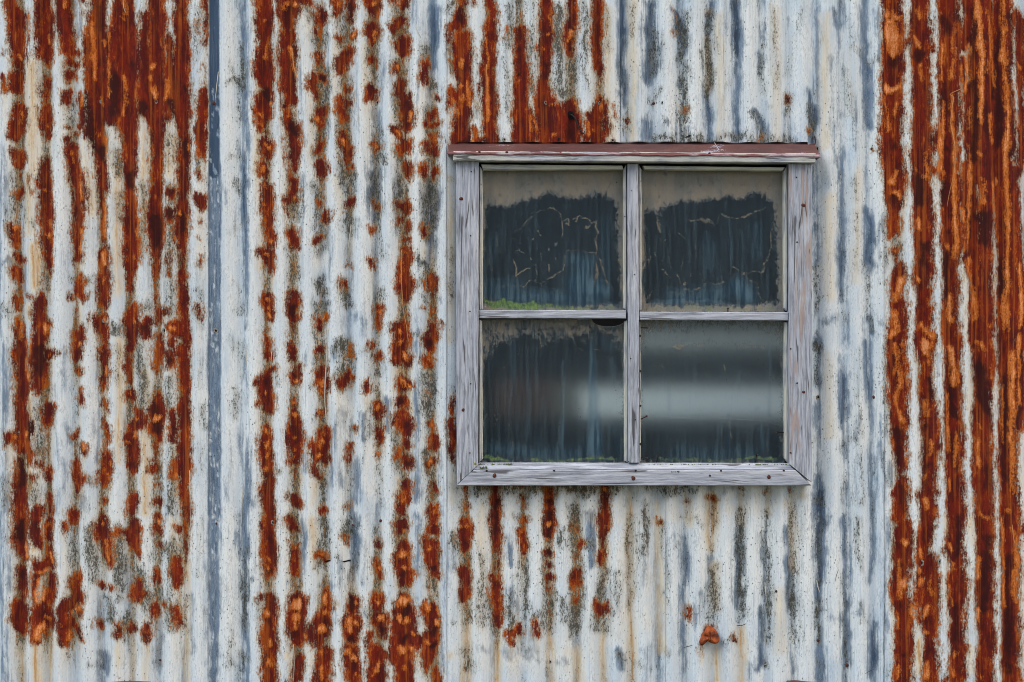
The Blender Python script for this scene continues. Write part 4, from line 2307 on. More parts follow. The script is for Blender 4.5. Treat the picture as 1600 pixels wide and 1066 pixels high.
# ------------------------------------------------------------------ node helpers
class NT:
    def __init__(s, name):
        s.m = bpy.data.materials.new(name); s.m.use_nodes = True
        s.t = s.m.node_tree; s.n = s.t.nodes; s.l = s.t.links
        s.bsdf = s.n['Principled BSDF']; s.out = s.n['Material Output']
    def put(s, v, sock):
        if hasattr(v, 'is_output'): s.l.new(v, sock)
        elif isinstance(v, (tuple, list)) and sock.type == 'RGBA': sock.default_value = (*v[:3], 1)
        else: sock.default_value = v
    def math(s, op, a, b=0.0, c=None, clamp=False):
        n = s.n.new('ShaderNodeMath'); n.operation = op; n.use_clamp = clamp
        s.put(a, n.inputs[0]); s.put(b, n.inputs[1])
        if c is not None: s.put(c, n.inputs[2])
        return n.outputs[0]
    def add(s, a, b): return s.math('ADD', a, b)
    def sub(s, a, b): return s.math('SUBTRACT', a, b)
    def mul(s, a, b): return s.math('MULTIPLY', a, b)
    def step(s, v, lo, hi, a=0.0, b=1.0):
        n = s.n.new('ShaderNodeMapRange'); n.interpolation_type = 'SMOOTHSTEP'
        s.put(v, n.inputs[0]); s.put(lo, n.inputs[1]); s.put(hi, n.inputs[2]); s.put(a, n.inputs[3]); s.put(b, n.inputs[4])
        return n.outputs[0]
    def mix(s, f, a, b, mode='MIX'):
        n = s.n.new('ShaderNodeMix'); n.data_type = 'RGBA'; n.blend_type = mode
        s.put(f, n.inputs[0]); s.put(a, n.inputs[6]); s.put(b, n.inputs[7])
        return n.outputs[2]
    def coord(s, sx=1, sy=1, sz=1, off=(0, 0, 0)):
        c = s.n.new('ShaderNodeTexCoord'); m = s.n.new('ShaderNodeMapping')
        s.l.new(c.outputs['Object'], m.inputs[0]); m.inputs['Scale'].default_value = (sx, sy, sz); m.inputs['Location'].default_value = off
        return m.outputs[0]
    def noise(s, vec, scale, detail=3, rough=0.55, dist=0.0):
        n = s.n.new('ShaderNodeTexNoise'); s.l.new(vec, n.inputs['Vector'])
        n.inputs['Scale'].default_value = scale; n.inputs['Detail'].default_value = detail
        n.inputs['Roughness'].default_value = rough; n.inputs['Distortion'].default_value = dist
        return n.outputs['Fac']
    def voro(s, vec, scale, out='Distance', rnd=1.0):
        n = s.n.new('ShaderNodeTexVoronoi'); s.l.new(vec, n.inputs['Vector']); n.inputs['Scale'].default_value = scale
        n.inputs['Randomness'].default_value = rnd
        return n.outputs[out]
    def attr(s, name):
        a = s.n.new('ShaderNodeAttribute'); a.attribute_name = name
        sp = s.n.new('ShaderNodeSeparateColor'); s.l.new(a.outputs['Color'], sp.inputs[0])
        return sp.outputs[0], sp.outputs[1], sp.outputs[2], a.outputs['Alpha']
    def bump(s, h, strength, dist):
        n = s.n.new('ShaderNodeBump'); s.put(h, n.inputs['Height']); n.inputs['Strength'].default_value = strength
        n.inputs['Distance'].default_value = dist; s.l.new(n.outputs[0], s.bsdf.inputs['Normal'])
    def fin(s, col, rough=0.8, spec=0.3, metal=0.0):
        s.put(col, s.bsdf.inputs['Base Color']); s.put(rough, s.bsdf.inputs['Roughness'])
        s.put(spec, s.bsdf.inputs['Specular IOR Level']); s.put(metal, s.bsdf.inputs['Metallic'])
        return s.m

# ------------------------------------------------------------------ materials
def mat_sheet():
    t = NT('painted corrugated iron with rust')
    r, hi, dk, seam_dk = t.attr('wear_seam'); zn, gr, st, wh = t.attr('wear_b')
    v = t.coord(1, 1, 0.30); viso = t.coord(1, 1, .75, (3, 1, 7)); vs = t.coord(1, 1, 0.05, (5, 0, 2)); vl = t.coord(1, 1, .3, (9, 2, 1))
    n_str = t.noise(vs, 130, 4, .6); n_low = t.noise(v, 9, 3, .55); n_mid = t.noise(v, 60, 4, .65); n_fine = t.noise(v, 330, 3, .7)
    n_f2 = t.noise(vl, 520, 2, .6); n_iso = t.noise(viso, 75, 5, .68); n_is2 = t.noise(viso, 260, 3, .7)
    # weathered white paint
    c = t.mix(t.step(n_low, .38, .68), (.52, .625, .72), (.71, .755, .755))
    c = t.mix(t.mul(t.step(n_str, .47, .64), .5), c, (.42, .51, .61))
    c = t.mix(t.mul(wh, t.step(n_mid, .28, .62, .25, .85)), c, (.80, .835, .835))
    c = t.mix(t.mul(t.step(n_f2, .35, .7), .16), c, (.30, .34, .36))
    # bare zinc where the paint is gone
    zz = t.add(zn, t.mul(t.sub(n_mid, .5), 1.0)); zz = t.add(zz, t.mul(t.sub(n_fine, .5), .8))
    zz = t.add(zz, t.mul(t.sub(n_str, .5), 1.4))
    zf = t.mul(t.step(zz, .15, .85), t.step(zn, 0.02, .3))
    zcol = t.mix(t.step(n_str, .38, .62), (.055, .088, .140), (.16, .225, .315))
    zcol = t.mix(t.mul(t.step(n_fine, .5, .7), t.step(zn, .8, .99, .35, .12)), zcol, (.42, .50, .57))
    zcol = t.mix(t.mul(t.step(zn, .80, .99), .8), zcol, (.034, .062, .112))
    c = t.mix(zf, c, zcol)
    # fine loss of paint everywhere
    np_ = t.sub(1.0, t.mul(zf, .9))
    c = t.mix(t.mul(t.mul(t.step(t.add(n_fine, t.mul(n_mid, .6)), .82, .98), .42), np_), c, (.22, .28, .34))
    n_scr = t.noise(t.coord(1, 1, .035, (1, 2, 8)), 260, 3, .75)
    c = t.mix(t.mul(t.mul(t.step(n_scr, .57, .68), np_), t.step(n_low, .35, .6, .08, .50)), c, (.20, .26, .33))
    c = t.mix(t.mul(t.step(n_scr, .42, .32), t.mul(np_, .55)), c, (.82, .85, .84))
    # cream and tan run-off
    sf = t.mul(t.math('MINIMUM', t.mul(st, 1.2), 1.0), t.step(t.add(n_str, t.mul(n_mid, .5)), .55, .92, .35, .95))
    c = t.mix(sf, c, t.mix(t.step(n_str, .42, .6), (.55, .40, .21), (.74, .65, .47)))
    sf2 = t.step(t.add(t.mul(st, n_str), t.mul(t.sub(n_fine, .5), .25)), .38, .62)
    c = t.mix(t.mul(sf2, .85), c, (.45, .235, .075))
    # grime: a veil of grey green, then specks of many sizes
    gv = t.mul(t.step(t.add(gr, t.mul(t.sub(n_str, .5), 1.2)), .1, 1.1), t.step(n_mid, .30, .62, .30, .85))
    gv = t.mul(gv, t.step(gr, 0, .25))
    c = t.mix(gv, c, t.mix(t.step(n_iso, .40, .6), (.085, .095, .078), (.235, .235, .18)))
    n_sp = t.noise(t.coord(1, 1, .42, (6, 1, 4)), 300, 3, .75); n_s2 = t.noise(t.coord(1, 1, .5, (1, 7, 3)), 150, 5, .8)
    gq = t.add(t.mul(n_sp, .55), t.mul(n_s2, .45)); gq = t.add(gq, t.mul(t.sub(n_mid, .5), .22))
    c = t.mix(t.mul(t.step(t.add(gq, t.mul(gr, .15)), .595, .655), t.step(gr, -.1, .5, .16, .85)), c, (.050, .045, .034))
    c = t.mix(t.mul(t.mul(t.step(t.add(n_is2, t.mul(n_iso, .8)), .92, 1.06), t.math('MULTIPLY', gr, st)), .9), c, (.23, .095, .035))
    # pin holes and chips
    pv = t.voro(viso, 85); c = t.mix(t.mul(t.step(pv, .17, .10), t.step(n_low, .42, .6, .0, .85)), c, (.035, .038, .045))
    # rust
    rr = t.add(r, t.mul(t.sub(n_iso, .5), .8)); rr = t.add(rr, t.mul(t.sub(t.noise(t.coord(1, 1, .14, (7, 7, 7)), 150, 4, .7), .5), .95)); rr = t.add(rr, t.mul(t.sub(n_is2, .5), .95)); rr = t.add(rr, t.mul(t.sub(n_fine, .5), .7))
    present = t.step(r, .01, .16)
    f0 = t.mul(t.step(rr, .06, .48), present)
    c = t.mix(t.mul(f0, .72), c, t.mix(t.step(n_is2, .42, .58), (.15, .085, .035), (.42, .24, .09)))
    f1 = t.mul(t.step(rr, .33, .63), present)
    mott = t.noise(t.coord(1, 1, .45, (2, 2, 2)), 30, 5, .7); mot2 = t.noise(t.coord(1, 1, .16, (1, 4, 2)), 110, 5, .75); mot3 = t.noise(t.coord(1, 1, .7, (8, 4, 2)), 190, 4, .75)
    rc = t.mix(t.step(t.add(rr, t.mul(t.sub(mott, .5), 1.2)), .36, .74), (.47, .110, .009), (.185, .021, .011))
    rc = t.mix(t.mul(t.step(mott, .42, .60), .85), rc, (.070, .013, .013))
    rc = t.mix(t.mul(t.step(mot2, .50, .66), .45), rc, (.31, .060, .012))
    rc = t.mix(t.mul(t.step(mot3, .52, .70), .50), rc, (.055, .014, .014))
    rc = t.mix(t.mul(t.step(t.add(mott, t.add(mot2, mot3)), 1.36, 1.22), .0), rc, (.5, .145, .045))
    rc = t.mix(t.mul(t.mul(t.step(mot2, .53, .68), t.step(mott, .50, .40)), .8), rc, (.52, .14, .025))
    lg = t.noise(t.coord(1, 1, .02, (11, 2, 5)), 95, 3, .6); lg2 = t.noise(t.coord(1, 1, .025, (2, 9, 3)), 140, 3, .6)
    rc = t.mix(t.mul(t.mul(t.step(lg, .52, .63), t.step(rr, .55, .9)), .38), rc, (.52, .15, .022))
    rc = t.mix(t.mul(t.step(lg2, .53, .66), .5), rc, (.060, .012, .011))
    dd = t.add(dk, t.mul(t.sub(n_iso, .5), .9)); dd = t.add(dd, t.mul(t.sub(mot2, .5), .8))
    rc = t.mix(t.mul(t.mul(t.step(dd, .15, 1.0), t.step(dk, 0, .2)), .9), rc, (.036, .012, .012))
    hh = t.add(hi, t.mul(t.sub(n_is2, .5), 1.5)); hh = t.add(hh, t.mul(t.sub(n_iso, .5), 1.0)); hh = t.add(hh, t.mul(t.sub(n_fine, .5), .9)); hh = t.add(hh, t.add(t.mul(t.sub(lg, .5), 1.1), t.mul(t.sub(mot2, .5), 1.6)))
    hf = t.mul(t.step(hh, .15, .75), t.step(hi, .02, .25)); rc = t.mix(t.mul(hf, .85), rc, (.60, .17, .028))
    hf2 = t.mul(t.step(hh, .62, 1.35), t.step(hi, .2, .75)); rc = t.mix(t.mul(hf2, .95), rc, (.84, .38, .18))
    c = t.mix(f1, c, rc)
    c = t.mix(t.mul(t.step(seam_dk, .25, .8), .88), c, (.030, .032, .034))  # paints the shaded lap lines dark
    hgt = t.add(t.mul(f1, t.add(.5, t.mul(n_is2, 1.2))), t.add(t.mul(n_mid, .25), t.mul(hf, .6)))
    hgt = t.sub(hgt, t.mul(dk, .25))
    t.bump(hgt, .6, .0016)
    m = t.fin(c, .74, .07)
    t.put(t.step(f1, 0, 1, .55, .95), t.bsdf.inputs['Roughness'])
    return m

def mat_wood(name, axis, pale=0.0, brown=0.0, paint=0.0):
    t = NT(name)
    sc = {'x': (.06, 1, 1), 'z': (1, 1, .06)}[axis]
    v = t.coord(*sc); v2 = t.coord(*[a if a < 1 else 1 for a in sc], off=(4, 3, 1)); vi = t.coord(1, 1, 1)
    g1 = t.noise(v, 170, 5, .7, .3); g2 = t.noise(v2, 520, 3, .7); lo = t.noise(vi, 6, 3, .6); wav = t.noise(v, 48, 4, .65, .6)
    c = t.mix(t.step(g1, .36, .64), (.19, .205, .24), (.48, .515, .585))
    c = t.mix(t.mul(t.step(lo, .38, .62), .5), c, (.37, .40, .475))
    c = t.mix(t.mul(t.step(wav, .52, .62), .35 + .3*pale), c, (.68, .69, .71))
    if brown: c = t.mix(t.mul(t.step(t.add(wav, t.mul(lo, .4)), .70, .80), brown), c, (.30, .20, .155))
    if paint: c = t.mix(t.mul(t.step(t.add(lo, t.mul(g1, .3)), .5, .72), paint), c, (.60, .60, .50))
    c = t.mix(t.mul(t.step(g2, .58, .72), .65), c, (.13, .135, .15))
    crk = t.noise(v, 95, 2, .5, .8)
    c = t.mix(t.mul(t.step(crk, .625, .68), .8), c, (.04, .035, .035))
    t.bump(t.add(g1, t.mul(g2, .6)), .7, .0014)
    return t.fin(c, .85, .2)

def mat_simple(name, col, rough=.8, var=.3, scale=60, spec=.25, bump=.3, metal=0, col2=None):
    t = NT(name); v = t.coord(); n = t.noise(v, scale, 4, .65)
    c2 = col2 or tuple(a*(1-var) for a in col)
    t.bump(n, bump, .001)
    return t.fin(t.mix(t.step(n, .35, .65), col, c2), rough, spec, metal)

def mat_flash():
    t = NT('faded maroon painted flashing')
    v = t.coord(.5, 1, 1); n = t.noise(v, 14, 4, .6); n2 = t.noise(t.coord(.12, 1, 1, (2, 2, 2)), 90, 4, .6); n3 = t.noise(t.coord(), 260, 3, .6)
    c = t.mix(t.step(n, .35, .65), (.072, .032, .032), (.105, .043, .038))
    c = t.mix(t.mul(t.step(n2, .55, .72), .5), c, (.16, .085, .085))
    c = t.mix(t.mul(t.step(t.add(n, t.mul(n3, .3)), .80, .84), .8), c, (.33, .34, .42))
    c = t.mix(t.mul(t.step(n3, .62, .72), .5), c, (.05, .02, .02))
    t.bump(n3, .3, .0006)
    return t.fin(c, .6, .35)

def mat_lip():
    t = NT('scratched maroon lip'); n = t.noise(t.coord(.25, 1, 1), 40, 4, .6); n2 = t.noise(t.coord(.3, 1, 1, (4, 4, 4)), 200, 3, .6)
    c = t.mix(t.step(n, .45, .58), (.16, .055, .055), (.34, .25, .28))
    c = t.mix(t.mul(t.step(n2, .55, .65), .5), c, (.10, .03, .03))
    return t.fin(c, .6, .35)

def mat_glass():
    t = NT('dirty window glass')
    fi, ve, li, al = t.attr('grime')
    v = t.coord(1, 1, .5); vs = t.coord(1, 1, .06); vi = t.coord()
    n1 = t.noise(v, 160, 4, .7); n2 = t.noise(vs, 120, 4, .6); n3 = t.noise(vi, 240, 3, .7); nl = t.noise(v, 14, 3, .6); nlb = t.noise(vi, 9, 2, .5)
    gl = t.bsdf
    gl.inputs['Base Color'].default_value = (.86, .975, 1.0, 1); gl.inputs['Transmission Weight'].default_value = 1
    gl.inputs['Roughness'].default_value = .33; gl.inputs['IOR'].default_value = 1.27; gl.inputs['Specular IOR Level'].default_value = .5
    t.bump(nlb, .12, .002)
    dif = t.n.new('ShaderNodeBsdfDiffuse'); mixs = t.n.new('ShaderNodeMixShader')
    nr = t.noise(t.coord(1, 1, .6, (3, 3, 3)), 75, 6, .8, .4)
    ff = t.add(fi, t.mul(t.sub(nr, .5), 2.3)); ff = t.add(ff, t.mul(t.sub(n3, .5), .5)); ff = t.mul(t.step(ff, .22, .86), t.step(fi, .01, .2))
    filmc = t.mix(t.step(nl, .38, .62), (.205, .200, .180), (.285, .250, .20))
    filmc = t.mix(t.mul(t.step(n2, .48, .66), .5), filmc, (.27, .28, .265))
    filmc = t.mix(t.mul(t.step(n3, .50, .68), .30), filmc, (.11, .10, .085))
    veilc = t.mix(t.step(n2, .4, .6), (.038, .092, .145), (.115, .20, .255))  # bluish veil: dust haze with the sky's reflection put into its colour
    c = t.mix(ff, veilc, filmc)
    lf = t.mul(t.step(t.add(li, t.mul(t.sub(t.add(nr, n3), 1.0), 1.9)), .12, .62), t.step(li, .03, .14))
    spk = t.mul(t.step(t.add(nr, t.mul(n3, .6)), .95, 1.06), t.mul(t.step(nl, .45, .62), .40))
    lf = t.math('MAXIMUM', lf, spk)
    c = t.mix(lf, c, t.mix(n1, (.15, .145, .12), (.34, .29, .21)))
    af = t.mul(t.step(t.add(al, t.mul(t.sub(nr, .5), 1.5)), .25, .9), t.step(al, .02, .25))
    c = t.mix(af, c, t.mix(t.step(t.add(n1, t.mul(nr, .5)), .6, .9), (.06, .115, .06), (.17, .25, .09)))
    vf = t.add(.075, t.mul(ve, t.step(n2, .3, .65, .52, .68)))
    vf = t.add(vf, t.mul(t.step(n2, .52, .74), t.mul(t.step(nl, .42, .62), .13)))
    vf = t.add(vf, t.mul(t.step(nr, .45, .80), .09))
    fac = t.math('MAXIMUM', vf, t.mul(ff, .93)); fac = t.math('MAXIMUM', fac, t.mul(lf, .62)); fac = t.math('MAXIMUM', fac, t.mul(af, .92))
    t.put(c, dif.inputs[0]); t.put(t.math('MINIMUM', fac, .95), mixs.inputs[0])
    t.l.new(gl.outputs[0], mixs.inputs[1]); t.l.new(dif.outputs[0], mixs.inputs[2]); t.l.new(mixs.outputs[0], t.out.inputs[0])
    return t.m

M = {}
M['sheet'] = mat_sheet()
M['wood_v'] = mat_wood('weathered grey timber upright', 'z', 0)
M['wood_vr'] = mat_wood('pale splintered timber upright', 'z', 1.0, .7)
M['wood_h'] = mat_wood('weathered grey timber level', 'x', .1)
M['wood_head'] = mat_wood('weathered head board', 'x', .8, .3, .5)
M['bead_h'] = mat_wood('cream glazing bead level', 'x', .3, .2, 1.0)
M['bead_v'] = mat_wood('cream glazing bead upright', 'z', .3, .2, .8)
M['flash'] = mat_flash(); M['lip'] = mat_lip(); M['glass'] = mat_glass()
M['nail'] = mat_simple('rusty nail', (.13, .045, .03), .85, .6, 300)
M['nail_dark'] = mat_simple('dark iron', (.025, .018, .016), .8, .4, 300)
M['hole'] = mat_simple('black hollow', (.006, .006, .006), 1, .2)
M['rim'] = mat_simple('chipped rim', (.35, .33, .29), .8, .6, 400)
M['drip'] = mat_simple('pale dried thread', (.62, .60, .52), .8, .2, 200)
M['drip_o'] = mat_simple('rust stained thread', (.62, .30, .12), .8, .3, 200)
M['lump'] = mat_simple('orange torn rust', (.34, .075, .014), .8, 0, 60, .3, .9, 0, (.085, .018, .010))
M['moss'] = mat_simple('moss', (.13, .17, .05), .95, .6, 200)
M['moss_y'] = mat_simple('yellow lichen', (.36, .30, .03), .95, .5, 250)
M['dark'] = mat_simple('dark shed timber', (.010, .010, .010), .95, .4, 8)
M['white_board'] = mat_simple('old white paint', (.88, .91, .86), .8, .06, 4)
M['carton_pale'] = mat_simple('lightened brown card', (.62, .50, .36), .9, .3, 5)  # lightened so the bright band fades out over this carton
M['carton'] = mat_simple('brown card', (.42, .22, .15), .9, .4, 5)
M['ground'] = mat_simple('grass and gravel', (.085, .10, .05), .95, .5, 3, .1, 1.0, 0, (.14, .125, .10))
# ------------------------------------------------------------------ object helpers
def tag(o, label=None, cat=None, group=None, kind=None):
    if label: o['label'] = label
    if cat: o['category'] = cat
    if group: o['group'] = group
    if kind: o['kind'] = kind
    return o
def empty(name, loc, **k):
    o = bpy.data.objects.new(name, None); o.location = loc; o.empty_display_size = .1
    COL.objects.link(o); return tag(o, **k)
def link(name, me, mat, parent=None, origin=None, smooth=False):
    """origin: world origin; mesh verts are given in world coordinates"""
    if origin is not None:
        me.transform(__import__('mathutils').Matrix.Translation(-Vector(origin)))
    o = bpy.data.objects.new(name, me); COL.objects.link(o)
    if mat: me.materials.append(mat)
    wl_ = Vector(origin) if origin is not None else Vector((0, 0, 0))
    pw = Vector((0, 0, 0)); q = parent
    while q is not None: pw += Vector(q.location); q = q.parent
    o.parent = parent; o.location = wl_-pw
    if smooth: me.polygons.foreach_set('use_smooth', [True]*len(me.polygons))
    return o
def from_bm(bm, name):
    bmesh.ops.recalc_face_normals(bm, faces=bm.faces)
    me = bpy.data.meshes.new(name); bm.to_mesh(me); bm.free(); return me

# ------------------------------------------------------------------ corrugation profile
AMP = 0.0088
def profile(X, Y):
    """forward relief (towards the street) of the corrugation, metres"""
    k = np.arange(len(C_TOP))
    pt = np.interp(X, C_TOP, k); pb = np.interp(X, C_BOT, k)
    w = np.clip((Y-50)/950, -.2, 1.2)
    ph = pt*(1-w)+pb*w
    amp = AMP*(1+.12*np.sin(X*.013+1)+.1*np.sin(Y*.006+X*.02))
    flat = np.clip(1-np.abs(X-335)/14, 0, 1)                    # the flat lap strip
    p = -amp*np.cos(2*np.pi*ph)      # the listed lines are the grooves
    p = p*(1-.75*flat)
    p += .0016*np.sin(X*.011+Y*.0035)+.0011*np.sin(Y*.013+X*.005+2)  # hand-made unevenness
    return p
def rows(y0, y1):
    segs = []
    def seg(a, b, st):
        a = max(a, y0); b = min(b, y1)
        if b > a+1e-6: segs.append(np.linspace(a, b, max(int(math.ceil((b-a)/st)), 1)+1))
    seg(-900, -9, 14); seg(-9, 1077, 2.6); seg(1077, 3000, 14)
    return np.unique(np.round(np.concatenate(segs), 4))
def cols(x0, x1):
    segs = []
    def seg(a, b, st):
        a = max(a, x0); b = min(b, x1)
        if b > a+1e-6: segs.append(np.linspace(a, b, max(int(math.ceil((b-a)/st)), 1)+1))
    seg(-3000, -12, 5); seg(-12, 1612, 1.9); seg(1612, 4000, 5)
    return np.unique(np.round(np.concatenate(segs), 4))
jr = np.random.default_rng(5)
def sheet(name, x0, x1, y0, y1, off, label, notches=(), lift_l=0, lift_r=0, wob=0.0):
    """one corrugated sheet: x0..x1, y0..y1 in wall pixels, notches = rectangles cut out, off = forward offset"""
    xs_ = cols(x0, x1); ys_ = rows(y0, y1)
    for (a, b, c, d) in notches:
        xs_ = np.unique(np.concatenate([xs_, [v for v in (a, b) if x0 < v < x1]]))
        ys_ = np.unique(np.concatenate([ys_, [v for v in (c, d) if y0 < v < y1]]))
    nx, ny = len(xs_), len(ys_)
    X, Y = np.meshgrid(xs_, ys_)
    e = np.exp(-(x1-X)/9)*lift_r+np.exp(-(X-x0)/9)*lift_l
    F = profile(X, Y)+off+e
    # rust blisters stand a little proud, pitting sits back
    F += .0011*SMP[1](X, Y)*(SMP[0](X, Y) > .4)+.0005*np.clip(SMP[0](X, Y), 0, 1)
    ex = np.zeros_like(X)
    if wob:
        wv = wob*(np.sin(Y*.021+x0)+.6*np.sin(Y*.067+1)+.5*np.sin(Y*.19)+.4*np.sin(Y*.43))
        ex = np.where(np.abs(X-x1) < .01, wv, 0)+np.where(np.abs(X-x0) < .01, wv*.5, 0)
    keep = np.ones((ny-1, nx-1), bool)
    cx = (X[:-1, :-1]+X[1:, 1:])/2; cy = (Y[:-1, :-1]+Y[1:, 1:])/2
    for (a, b, c, d) in notches: keep &= ~((cx > a) & (cx < b) & (cy > c) & (cy < d))
    co = np.stack([(X+ex-800)*S, -F, EYE-(Y-533)*S], -1).reshape(-1, 3)
    idx = np.arange(nx*ny).reshape(ny, nx)
    q = np.stack([idx[:-1, :-1], idx[1:, :-1], idx[1:, 1:], idx[:-1, 1:]], -1)[keep]
    # skirt: turned-back thickness along every open edge
    K = np.pad(keep, 1)
    edges = []
    i, j = np.nonzero(keep & ~K[1:-1, :-2]); edges.append(np.stack([idx[i, j], idx[i+1, j]], -1))
    i, j = np.nonzero(keep & ~K[1:-1, 2:]); edges.append(np.stack([idx[i+1, j+1], idx[i, j+1]], -1))
    i, j = np.nonzero(keep & ~K[:-2, 1:-1]); edges.append(np.stack([idx[i, j+1], idx[i, j]], -1))
    i, j = np.nonzero(keep & ~K[2:, 1:-1]); edges.append(np.stack([idx[i+1, j], idx[i+1, j+1]], -1))
    E = np.concatenate(edges); used = np.unique(E); mp = -np.ones(nx*ny, int); mp[used] = nx*ny+np.arange(len(used))
    back = co[used].copy(); back[:, 1] += .0012
    co = np.concatenate([co, back])
    qs = np.stack([E[:, 0], mp[E[:, 0]], mp[E[:, 1]], E[:, 1]], -1)
    Q = np.concatenate([q, qs])
    live = np.unique(Q); rm = -np.ones(len(co), int); rm[live] = np.arange(len(live))
    src = np.concatenate([np.arange(nx*ny), used])[live]
    co = co[live]; Q = rm[Q]
    org = Vector((PX(x0), 0, PZ(y1)))
    co = co-np.array(org)
    me = bpy.data.meshes.new(name)
    me.vertices.add(len(co)); me.vertices.foreach_set('co', co.astype(np.float32).ravel())
    me.loops.add(Q.size); me.loops.foreach_set('vertex_index', Q.astype(np.int32).ravel())
    me.polygons.add(len(Q)); me.polygons.foreach_set('loop_start', np.arange(0, Q.size, 4, dtype=np.int32))
    me.polygons.foreach_set('use_smooth', np.ones(len(Q), bool))
    me.update(); me.validate()
    xf = X.ravel()[src]; yf = Y.ravel()[src]
    for nm, ss in (('wear_seam', SMP[:4]), ('wear_b', SMP[4:])):
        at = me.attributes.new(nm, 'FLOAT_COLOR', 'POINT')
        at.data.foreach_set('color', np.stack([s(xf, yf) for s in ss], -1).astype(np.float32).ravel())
    o = link(name, me, M['sheet'], wall); o.location = org
    if label: o['label'] = label
    return o

wall = empty('corrugated_iron_wall', (0, 0, 0), label='rusty white corrugated iron wall of vertical overlapping sheets round the window', cat='wall', kind='thing')
YB = 533+(EYE-.03)/S; YT = -300
SH = {}
SH['Y'] = sheet('corrugated_sheet', -345, 10, YT, YB, -.0012, 'white and rust sheet beyond the left edge of the picture', lift_r=0)
SH['A'] = sheet('corrugated_sheet', 2, 325.5, YT, YB, .0012, 'leftmost full sheet with a large dark red rust patch at its top', lift_r=.0012)
SH['B'] = sheet('corrugated_sheet', 312, 698, YT, YB, 0, 'sheet between the blue lap strip and the window, spotted rust in columns', lift_r=.0008, wob=.25)
SH['C'] = sheet('corrugated_sheet', 690, 1040, YT, YB, -.0012, 'sheet around the left of the window with orange rust above it',
                [(976.5, 1100, -900, 245), (714, 1300, 222.5, 262), (742, 1300, 250, 732)], wob=.2)
SH['P'] = sheet('corrugated_sheet', 970, 1130, YT, 222.5, .0004, 'short narrow blue grey sheet above the right window panes', lift_r=.0014, wob=.2)
SH['D'] = sheet('corrugated_sheet', 1032, 1380.5, YT, YB, -.0028, 'whitish blue streaked sheet right of the window, almost free of rust',
                [(0, 1262, 222.5, 262), (0, 1235, 250, 732), (0, 1122, -900, 245)], lift_r=.0034, wob=.5)
SH['E'] = sheet('corrugated_sheet', 1368, 1722, YT, YB, -.004, 'right hand sheet almost wholly rusted with thin white stripes')
SH['F'] = sheet('corrugated_sheet', 1714, 2066, YT, YB, -.0052, 'rusty sheet beyond the right edge of the picture')
def surf(x, y):
    return float(profile(np.array([float(x)]), np.array([float(y)]))[0])
SHO = {'Y': -.0012, 'A': .0012, 'B': 0, 'C': -.0012, 'P': .0004, 'D': -.0028, 'E': -.004}
def which(x, y):
    if x < 325: return 'A'
    if x < 698: return 'B'
    if y < 223: return 'C' if x < 977 else ('P' if x < 1130 else ('D' if x < 1380 else 'E'))
    return 'C' if x < 1040 else ('D' if x < 1380 else 'E')

# ------------------------------------------------------------------ nails, holes, threads, cuts on the sheets
def disc_bm(c, r, depth, seg=12, dome=.4, squash=1.0, jit=.12):
    bm = bmesh.new(); c = Vector(c)
    ring0, ring1 = [], []
    ph = random.random()*6
    for i in range(seg):
        a = 2*math.pi*i/seg; q = r*(1+jit*math.sin(2*a+ph)+jit*.6*math.sin(3*a+ph*2))
        ring0.append(bm.verts.new(c+Vector((q*math.cos(a)*squash, 0, q*math.sin(a)))))
        ring1.append(bm.verts.new(c+Vector((.7*q*math.cos(a)*squash, -depth, .7*q*math.sin(a)))))
    top = bm.verts.new(c+Vector((0, -depth*(1+dome), 0)))
    for i in range(seg):
        j = (i+1) % seg
        bm.faces.new((ring0[i], ring0[j], ring1[j], ring1[i])); bm.faces.new((ring1[i], ring1[j], top))
    return bm
def nail(x, y, r=2.6, mat='nail', par=None, d=None, name='nail'):
    if par is None: par = SH[which(x, y)]
    if d is None: d = surf(x, y)+SHO[which(x, y)]+.0002
    c = W(x, y, d)
    return link(name, from_bm(disc_bm(c, r*S, .0016), name), M[mat], par, c, True)
def hole(x, y, r=2.0, rim=True, sq=.9):
    k = which(x, y); d = surf(x, y)+SHO[k]
    c = W(x, y, d+.0004)
    bm = bmesh.new(); seg = 14; R = [[], [], []]; ph = random.random()*6
    for i in range(seg):
        a = 2*math.pi*i/seg; q = r*S*(1+.15*math.sin(2*a+ph)+.1*math.sin(5*a+ph))
        for n, (f, dd) in enumerate(((1.9, -.0002), (1.25, .0009), (.9, .0001))):
            R[n].append(bm.verts.new(c+Vector((f*q*math.cos(a)*sq, -dd, f*q*math.sin(a)))))
    for i in range(seg):
        j = (i+1) % seg
        for n in (0, 1): bm.faces.new((R[n][i], R[n][j], R[n+1][j], R[n+1][i]))
    bm.faces.new(R[2])
    me = from_bm(bm, 'nail_hole'); o = link('nail_hole', me, M['rim'] if rim else M['nail_dark'], SH[k], c)
    me.materials.append(M['hole'])
    for p in me.polygons:
        if len(p.vertices) > 4: p.material_index = 1
    return o
for x, y, r in [(28, 159, 1.8), (158, 158, 2.0), (243, 158, 2.0), (163, 501, 2.2), (258, 517, 2.6), (505, 160, 2.3), (590, 160, 2.2), (853, 160, 1.8), (937, 160, 1.6),
                (427, 817, 2.2), (510, 817, 2.0), (1280, 621, 2.2), (1279, 232, 2.4), (1440, 880, 2.6), (1468, 877, 2.2), (1213, 924, 1.2), (860, 1035, 1.4), (810, 116, 1.3), (767, 160, 1.1),
                (337, 517, 2.2), (1196, 1042, 1.6), (873, 218, 1.5), (788, 219, 1.6), (957, 220, 1.8), (597, 1007, 1.2), (1035, 161, 1.6), (1032, 216, 1.3)]:
    hole(x, y, r, rim=(x not in (810, 767, 873, 1213)))
